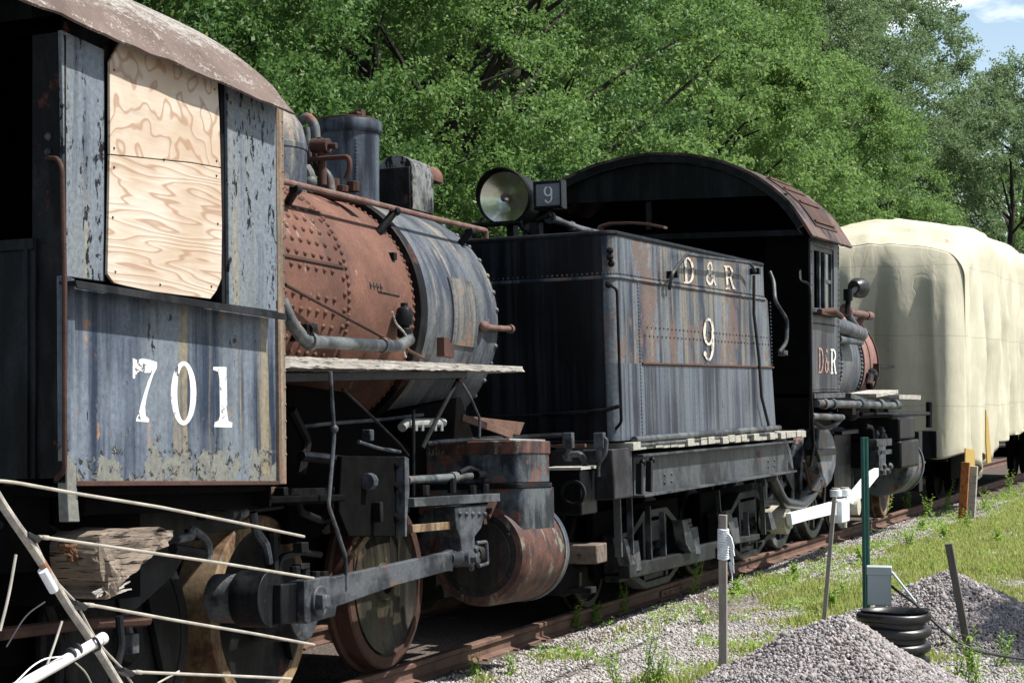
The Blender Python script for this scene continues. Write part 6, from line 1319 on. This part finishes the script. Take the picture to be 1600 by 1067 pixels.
def leafquads(P, size, droop=.5, asp=.5):
    n = len(P); d = rng.normal(size=(n, 3)); d[:, 2] -= droop; d /= np.linalg.norm(d, axis=1)[:, None]
    nn = rng.normal(size=(n, 3)) * .75; nn[:, 2] += .75; nn[:, 0] += .25; w = np.cross(d, nn); w /= np.linalg.norm(w, axis=1)[:, None] + 1e-6; nn = np.cross(w, d)
    s = size * rng.lognormal(0, .25, n)[:, None]
    a = P; b = P + d * s * .45 + w * s * asp * .5 + nn * s * .06; c = P + d * s - nn * s * .05; e = P + d * s * .45 - w * s * asp * .5 + nn * s * .06
    v = np.stack([a, b, c, e], 1).reshape(-1, 3); f = np.arange(4 * n).reshape(n, 4); return v, f
def crown_data(H, Rw, nclump, per, size, seed, low=.12, nlimb=9):
    """limbs then twigs with sprays of leaves along them"""
    r = np.random.default_rng(seed); limbs = []; tips = []
    for i in range(nclump):
        u = r.uniform(0, 1); z = H * (low + (1 - low) * u)
        rad = Rw * (math.sin(math.pi * min(1, (u * .82 + .18))) ** .6) * (.35 + .68 * r.uniform()**.45)
        a = r.uniform(0, 2 * np.pi); tips.append((rad * math.cos(a), rad * math.sin(a), z))
    tips = np.array(tips); P = []
    for tp in tips:
        out = np.array([tp[0], tp[1], 0]); L_ = np.linalg.norm(out) + 1e-6; out /= L_
        ns = 5
        for s in range(ns):
            dv = out * r.uniform(.2, 1.) + r.normal(size=3) * .55; dv[2] += .15; dv /= np.linalg.norm(dv); ln = r.uniform(.3, .85) * Rw / 3.2
            t_ = r.uniform(0, 1, per // ns) ** .8
            q = tp + dv * t_[:, None] * ln; q[:, 2] -= .28 * t_**2 * ln
            q += r.normal(size=q.shape) * np.array([.085, .085, .05]) * (Rw / 3.2); P.append(q)
    P = np.concatenate(P); v, f = leafquads(P, size, asp=.55)
    m = MB(); m2 = MB(); T0 = H * .88
    m.tube([(0, 0, -.3), (.05, .03, H * .25), (-.06, .05, H * .5), (.04, -.04, H * .72), (0, 0, T0)], [H * .019, H * .016, H * .012, H * .007, H * .002], 10)
    idx = r.permutation(len(tips))[:nlimb * 4]
    for k, i in enumerate(idx):
        tp = tips[i]; zb_ = max(H * .08, tp[2] - np.linalg.norm(tp[:2]) * r.uniform(.5, 1.0)); mid = (tp[0] * .5 + r.normal() * .15, tp[1] * .5 + r.normal() * .15, (zb_ + tp[2]) / 2 + .1)
        m2.tube([(0, 0, zb_), mid, tuple(tp * .97)], [H * .005, H * .0028, H * .0009], 5)
    return v, f, m, m2
protos = []
for k, (H, Rw, nc, per, sz) in enumerate([(10, 3.2, 270, 520, .07), (12, 3.4, 300, 530, .067), (9, 3.0, 250, 530, .07), (13, 3.3, 230, 380, .078), (13, 3.3, 150, 480, .07)]):
    v, f, mt_, ml_ = crown_data(H, Rw, nc, per, sz, 100 + k, low=(.06, .06, .06, .2, .3)[k])
    if k == 4: mt_ = MB().tube([(0, 0, -.3), (.08, .03, 3), (-.05, .1, 6), (.1, 0, 9), (.1, 0, 12)], [.30, .25, .2, .12, .03], 12)
    Tt = Thing('tree', (0, -50, 0))
    cr = fast_mesh('crown', v, f, 4, M['leaf'] if k != 3 else M['leafhaze'], Tt); mt_.add(ml_.v, ml_.f); tk = mt_.build('trunk', M['bark'], Tt)
    protos.append((Tt, cr, tk))
def put_tree(k, x, y, s, rot, label, name='tree', cat='tree', group='trees along the far side of the track', lm=None):
    Tt, cr, tk = protos[k]; e = bpy.data.objects.new(name, None); col.objects.link(e); e.matrix_world = Matrix.Translation((x, y, -.2)) @ Matrix.Rotation(rot, 4, 'Z') @ Matrix.Diagonal((s, s, s, 1))
    for o in (cr, tk):
        c = o.copy(); col.objects.link(c); c.parent = e
        if o is cr and lm: c.material_slots[0].link = 'OBJECT'; c.material_slots[0].material = M[lm]
    tag(e, label, cat, group)
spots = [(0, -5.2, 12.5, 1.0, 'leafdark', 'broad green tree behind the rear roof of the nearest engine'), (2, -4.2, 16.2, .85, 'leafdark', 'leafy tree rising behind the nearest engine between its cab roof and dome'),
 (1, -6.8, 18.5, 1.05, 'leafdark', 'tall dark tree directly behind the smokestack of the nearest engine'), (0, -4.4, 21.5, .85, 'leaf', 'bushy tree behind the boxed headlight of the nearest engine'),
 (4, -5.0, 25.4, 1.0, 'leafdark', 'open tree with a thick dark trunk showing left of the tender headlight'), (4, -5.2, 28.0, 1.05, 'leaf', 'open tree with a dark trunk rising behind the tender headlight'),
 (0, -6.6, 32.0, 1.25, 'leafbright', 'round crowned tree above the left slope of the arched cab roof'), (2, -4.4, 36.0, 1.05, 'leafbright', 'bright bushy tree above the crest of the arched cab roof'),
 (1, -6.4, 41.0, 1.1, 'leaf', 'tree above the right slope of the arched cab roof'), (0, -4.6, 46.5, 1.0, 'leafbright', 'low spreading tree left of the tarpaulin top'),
 (1, -6.4, 54.0, 1.15, 'leafhaze', 'airy haze-greyed tree behind the crest of the tarpaulin'), (3, -7.0, 60.0, 1.2, 'leafhaze', 'loose open-branched tree behind the middle of the tarpaulin'),
 (3, -7.35, 66.0, 1.30, 'leafhaze', 'tall loose tree whose right side edges the patch of sky'), (0, -3.2, 72.0, 1.40, 'leafhaze', 'rounded haze-paled tree right below the patch of sky'),
 (2, -1.6, 57.0, 1.12, 'leafhaze', 'haze-paled bushy tree filling the right edge just above the tarpaulin'), (2, -2.6, 64.0, 1.0, 'leaf', 'lower bushy tree at the right edge behind the tarpaulin end'), (1, -9.5, 64.0, 1.35, 'leafdark', 'dark tall tree in the second row behind the open-branched tree')]
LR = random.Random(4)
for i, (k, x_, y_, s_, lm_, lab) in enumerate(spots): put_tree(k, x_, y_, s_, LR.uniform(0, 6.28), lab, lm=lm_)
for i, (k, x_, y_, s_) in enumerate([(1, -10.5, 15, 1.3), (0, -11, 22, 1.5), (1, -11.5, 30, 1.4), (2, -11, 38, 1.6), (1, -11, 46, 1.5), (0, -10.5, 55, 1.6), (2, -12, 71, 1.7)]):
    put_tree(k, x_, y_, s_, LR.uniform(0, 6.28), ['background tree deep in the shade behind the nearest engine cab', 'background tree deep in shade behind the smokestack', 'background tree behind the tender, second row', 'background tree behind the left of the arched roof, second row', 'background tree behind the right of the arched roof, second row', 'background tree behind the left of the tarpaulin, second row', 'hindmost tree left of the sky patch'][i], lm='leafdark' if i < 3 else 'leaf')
# the tree whose shade falls across the far pile stands right of the frame
put_tree(2, 8.45, 16.9, .70, 1.0, 'small tree right of the view that shades the far gravel pile', group='trees beside the photographer')
for p_ in protos:
    for o in p_: 
        if isinstance(o, Thing): bpy.data.objects.remove(o.o)
        else: bpy.data.objects.remove(o)
# bare pale twigs hanging in the foliage
# ---------------------------------------------------------------- grass
def grassmask(a, b):
    d = noise.noise((a * .8, b * .55, 11)) * 1.2 + noise.noise((a * 2.6, b * 1.7, 5)) * 1.0 + noise.noise((a * 7, b * 5, 2)) * .35
    d += .75 * math.exp(-((a - 3.05 + .02 * (b - 13)) / .75)**2) * (1 if b < 22 else 0) + (.75 if b > 21 and a > 1.7 else 0) + (.25 if a > 2.0 else 0) - (.8 if a < 1.15 else 0) - .12
    if b < 12.6: d -= .25
    return d
N_ = 900000
yy = 9 + 40 * rng.uniform(0, 1, N_)**1.3; xx = rng.uniform(1.0, 6.6, N_); P = np.stack([xx, yy, np.zeros(N_)], 1); P = P[inview(P)]
gm = np.array([grassmask(a, b) for a, b, _ in P]); k_ = gm > rng.uniform(-.05, 2.1, len(P)); P = P[k_]; gm = gm[k_]; P = P[:300000]; gm = gm[:300000]
P[:, 2] = ghv(P[:, :2]); n_ = len(P)
hgt = rng.uniform(.02, .09, n_) * np.clip(.5 + gm, .5, 1.4); an_ = rng.uniform(0, 6.28, n_); ln = rng.uniform(.1, .7, n_) * hgt; w_ = .004 + .003 * rng.uniform(0, 1, n_)
wd = np.stack([np.cos(an_) * w_, np.sin(an_) * w_, 0 * an_], 1); ld = np.stack([-np.sin(an_) * ln, np.cos(an_) * ln, hgt], 1)
v = np.stack([P - wd, P + wd, P + ld * .55 + wd * .7 + np.array([0, 0, .01]), P + ld * .55 - wd * .7 + np.array([0, 0, .01])], 1)
v2 = np.stack([v[:, 3], v[:, 2], P + ld + wd * .1, P + ld - wd * .1], 1)
vv = np.concatenate([v, v2], 1).reshape(-1, 3); ff = (np.arange(n_) * 8)[:, None, None] + np.array([[0, 1, 2, 3], [4, 5, 6, 7]])[None]
tag(fast_mesh('grass', vv, ff.reshape(-1, 4), 4, M['grass']), 'short yellow-green grass growing in patches through the gravel', 'grass', kind='stuff')
N_ = 260000
yy = 9.5 + 38 * rng.uniform(0, 1, N_)**1.35; xx = rng.uniform(1.0, 6.6, N_); P = np.stack([xx, yy, np.zeros(N_)], 1); P = P[inview(P)]
gm = np.array([grassmask(a + .3, b) * .55 + noise.noise((a * 2.2, b * 1.7, 31)) * 1.5 + .75 * math.exp(-((a - 1.42) / .22)**2) * (b > 13) for a, b, _ in P]); P = P[gm > rng.uniform(.35, 1.5, len(P))][:90000]
P[:, 2] = ghv(P[:, :2]) + rng.uniform(.005, .09, len(P))**1.0
v, f = leafquads(P, .024, .1, .8); tag(fast_mesh('ground_cover', v, f, 4, M['weed']), 'low broad-leaved green plants scattered among the grass', 'ground cover', kind='stuff')
# broadleaf ground weeds as cover near far rail side
def weed(px, py, h, kind, label, lean=0., Zf=None):
    h *= 1.3
    g = gpt(px, py, -.15); Tt = Thing('weed', tuple(g), label=label, cat='weed', group='weeds growing beside the track')
    m = MB(); P = []; ms = MB(); r = random
    nst = {'spear': 4, 'vine': 4, 'clump': 9, 'tall': 3}[kind]
    for s_ in range(nst):
        a = r.uniform(0, 6.28); hh = h * r.uniform(.6, 1.0); top = V(math.cos(a) * hh * .25 + lean * hh, math.sin(a) * hh * .25, hh)
        pts = [V(r.uniform(-.02, .02) * nst, r.uniform(-.02, .02) * nst, -.02), top * .5 + V(r.uniform(-.02, .02), 0, 0), top]; ms.tube(pts, [.004, .003, .0015], 5)
        nl = int(7 + h * 36) if kind != 'clump' else 9
        for k in range(nl):
            t_ = (k + 1) / nl; b = pts[0].lerp(pts[1], t_ * 2) if t_ < .5 else pts[1].lerp(pts[2], t_ * 2 - 1)
            aa = k * 2.4 + s_; L_ = {'spear': .085, 'vine': .06, 'clump': .06, 'tall': .10}[kind] * 1.35 * r.uniform(.6, 1.1) * (1.1 - .5 * t_); wd_ = {'spear': .2, 'vine': .75, 'clump': .6, 'tall': .2}[kind] * L_
            d = V(math.cos(aa), math.sin(aa), r.uniform(.2, .9)).normalized(); w = d.cross(V(0, 0, 1)).normalized(); n3 = w.cross(d)
            m.add([b, b + d * L_ * .45 + w * wd_ * .5 + n3 * L_ * .05, b + d * L_ - V(0, 0, L_ * .25), b + d * L_ * .45 - w * wd_ * .5 + n3 * L_ * .05], [(0, 1, 2, 3)])
    me_s = ms.build('stem', M['weed'], Tt); m.build('leaves', M['weed'], Tt, 0, 0)
for a in [(742, 1060, .16, 'spear', 'small spiky weed in the gravel beside the nearest engine front wheel'), (900, 985, .20, 'vine', 'round-leaved weed by the rail under the pilot timber'), (975, 960, .30, 'spear', 'spiky weed at the rail below the tender end beam'),
          (998, 945, .34, 'vine', 'climbing heart-leaved weed against the rail below the tender'), (1065, 925, .16, 'spear', 'bright narrow-leaved weed beside the rail left of the string-tied stake'), (1085, 930, .42, 'tall', 'dark leggy weed with yellow buds in front of the rail'),
          (1012, 1062, .34, 'spear', 'largest spear-leaved weed at the bottom of the picture'), (1035, 1066, .26, 'spear', 'spear-leaved weed just right of the largest one'), (955, 1064, .2, 'spear', 'short weed left of the largest spear-leaved weed'), (1095, 975, .16, 'spear', 'thin weed left of the string-tied stake base'),
          (1240, 902, .14, 'clump', 'grey-green leafy clump right of the string-tied stake'), (1318, 938, .30, 'tall', 'pale weed between the thin stake and the green post'), (1300, 955, .18, 'clump', 'low weed at the foot of the thin leaning stake'), (1548, 985, .14, 'clump', 'yellow-green sprig on the far gravel pile'), (930, 975, .16, 'clump', 'low leafy weed between the round-leaved and the spiky weed at the rail'), (1150, 930, .14, 'clump', 'low leafy weed just right of the string-tied stake'), (1345, 880, .16, 'clump', 'low leafy weed left of the green post'), (1420, 860, .22, 'clump', 'leafy clump in the gravel behind the grey box'), (1475, 845, .2, 'clump', 'leafy clump beyond the top of the dark leaning stake'), (1560, 850, .2, 'clump', 'leafy clump at the right edge beyond the far gravel pile'), (800, 1058, .14, 'spear', 'short grassy weed at the bottom centre of the gravel'),
          (1505, 1062, .3, 'tall', 'tall feathery weed at the foot of the dark leaning stake'), (1525, 1064, .22, 'spear', 'weed right of the dark leaning stake foot'), (1385, 812, .30, 'vine', 'broad-leaved weed by the far wheel of the second engine'), (1418, 808, .3, 'vine', 'broad-leaved weed in front of the second engine cylinder'),
          (1450, 812, .3, 'clump', 'leafy clump in front of the railcar end'), (1478, 800, .4, 'vine', 'tall weed left of the orange post'), (1540, 800, .3, 'clump', 'leafy clump right of the pale wooden post'), (1575, 775, .4, 'clump', 'leafy clump below the tarpaulin side'), (1510, 830, .25, 'clump', 'leafy clump in front of the orange post'),
          (1182, 1064, .14, 'clump', 'small clump at the left foot of the near gravel pile'), (1130, 1066, .14, 'clump', 'small clump at the foot of the string-tied stake'), (1570, 1040, .2, 'spear', 'shaded weed at the lower right corner'), (1440, 830, .2, 'clump', 'low clump on the gravel before the railcar'), (330, 1080, .22, 'vine', 'broad green leaves in front of the nearest engine rear wheel')]: weed(*a)
# ---------------------------------------------------------------- light and sky
EL, AZ = 57, 20   # azimuth measured from +X towards +Y
sun_dir = Vector((math.cos(R(EL)) * math.cos(R(AZ)), math.cos(R(EL)) * math.sin(R(AZ)), math.sin(R(EL))))
sd = bpy.data.lights.new('sun', 'SUN'); sd.energy = 5.0; sd.angle = R(.53); sd.color = (1, .955, .89)
so = bpy.data.objects.new('sun', sd); col.objects.link(so); so.rotation_euler = (-sun_dir).to_track_quat('-Z', 'Y').to_euler()
wd_ = bpy.data.worlds.new('World'); sc.world = wd_; wd_.use_nodes = True; nt = wd_.node_tree; bg = nt.nodes['Background']
sk = nt.nodes.new('ShaderNodeTexSky'); sk.sky_type = 'NISHITA'; sk.sun_disc = False; sk.sun_elevation = R(EL); sk.sun_rotation = R(90 - AZ); sk.air_density = 1.1; sk.dust_density = 1.8
tcw = nt.nodes.new('ShaderNodeTexCoord'); mp = nt.nodes.new('ShaderNodeMapping'); mp.inputs['Scale'].default_value = (1.6, 1.6, 5); nt.links.new(tcw.outputs['Generated'], mp.inputs[0])
nz = nt.nodes.new('ShaderNodeTexNoise'); nz.inputs['Scale'].default_value = 2.2; nz.inputs['Detail'].default_value = 7; nz.inputs['Roughness'].default_value = .6; nt.links.new(mp.outputs[0], nz.inputs['Vector'])
mr = nt.nodes.new('ShaderNodeMapRange'); mr.inputs['From Min'].default_value = .56; mr.inputs['From Max'].default_value = .68; nt.links.new(nz.outputs[0], mr.inputs[0])
mx_ = nt.nodes.new('ShaderNodeMix'); mx_.data_type = 'RGBA'; mx_.inputs[7].default_value = (18, 18.3, 18.6, 1); nt.links.new(mr.outputs[0], mx_.inputs[0])
sp = nt.nodes.new('ShaderNodeSeparateXYZ'); nt.links.new(tcw.outputs['Generated'], sp.inputs[0]); hz_ = nt.nodes.new('ShaderNodeMapRange'); hz_.inputs['From Min'].default_value = .05; hz_.inputs['From Max'].default_value = .4; hz_.inputs['To Min'].default_value = 2.0; hz_.inputs['To Max'].default_value = 1.0; nt.links.new(sp.outputs['Z'], hz_.inputs[0])
vm = nt.nodes.new('ShaderNodeVectorMath'); vm.operation = 'SCALE'; nt.links.new(sk.outputs[0], vm.inputs[0]); nt.links.new(hz_.outputs[0], vm.inputs['Scale']); nt.links.new(vm.outputs[0], mx_.inputs[6]); nt.links.new(mx_.outputs[2], bg.inputs[0]); bg.inputs[1].default_value = .065
sc.view_settings.view_transform = 'Standard'; sc.view_settings.look = 'None'; sc.view_settings.exposure = 0.80; sc.view_settings.gamma = 1
sc.render.engine = 'CYCLES'
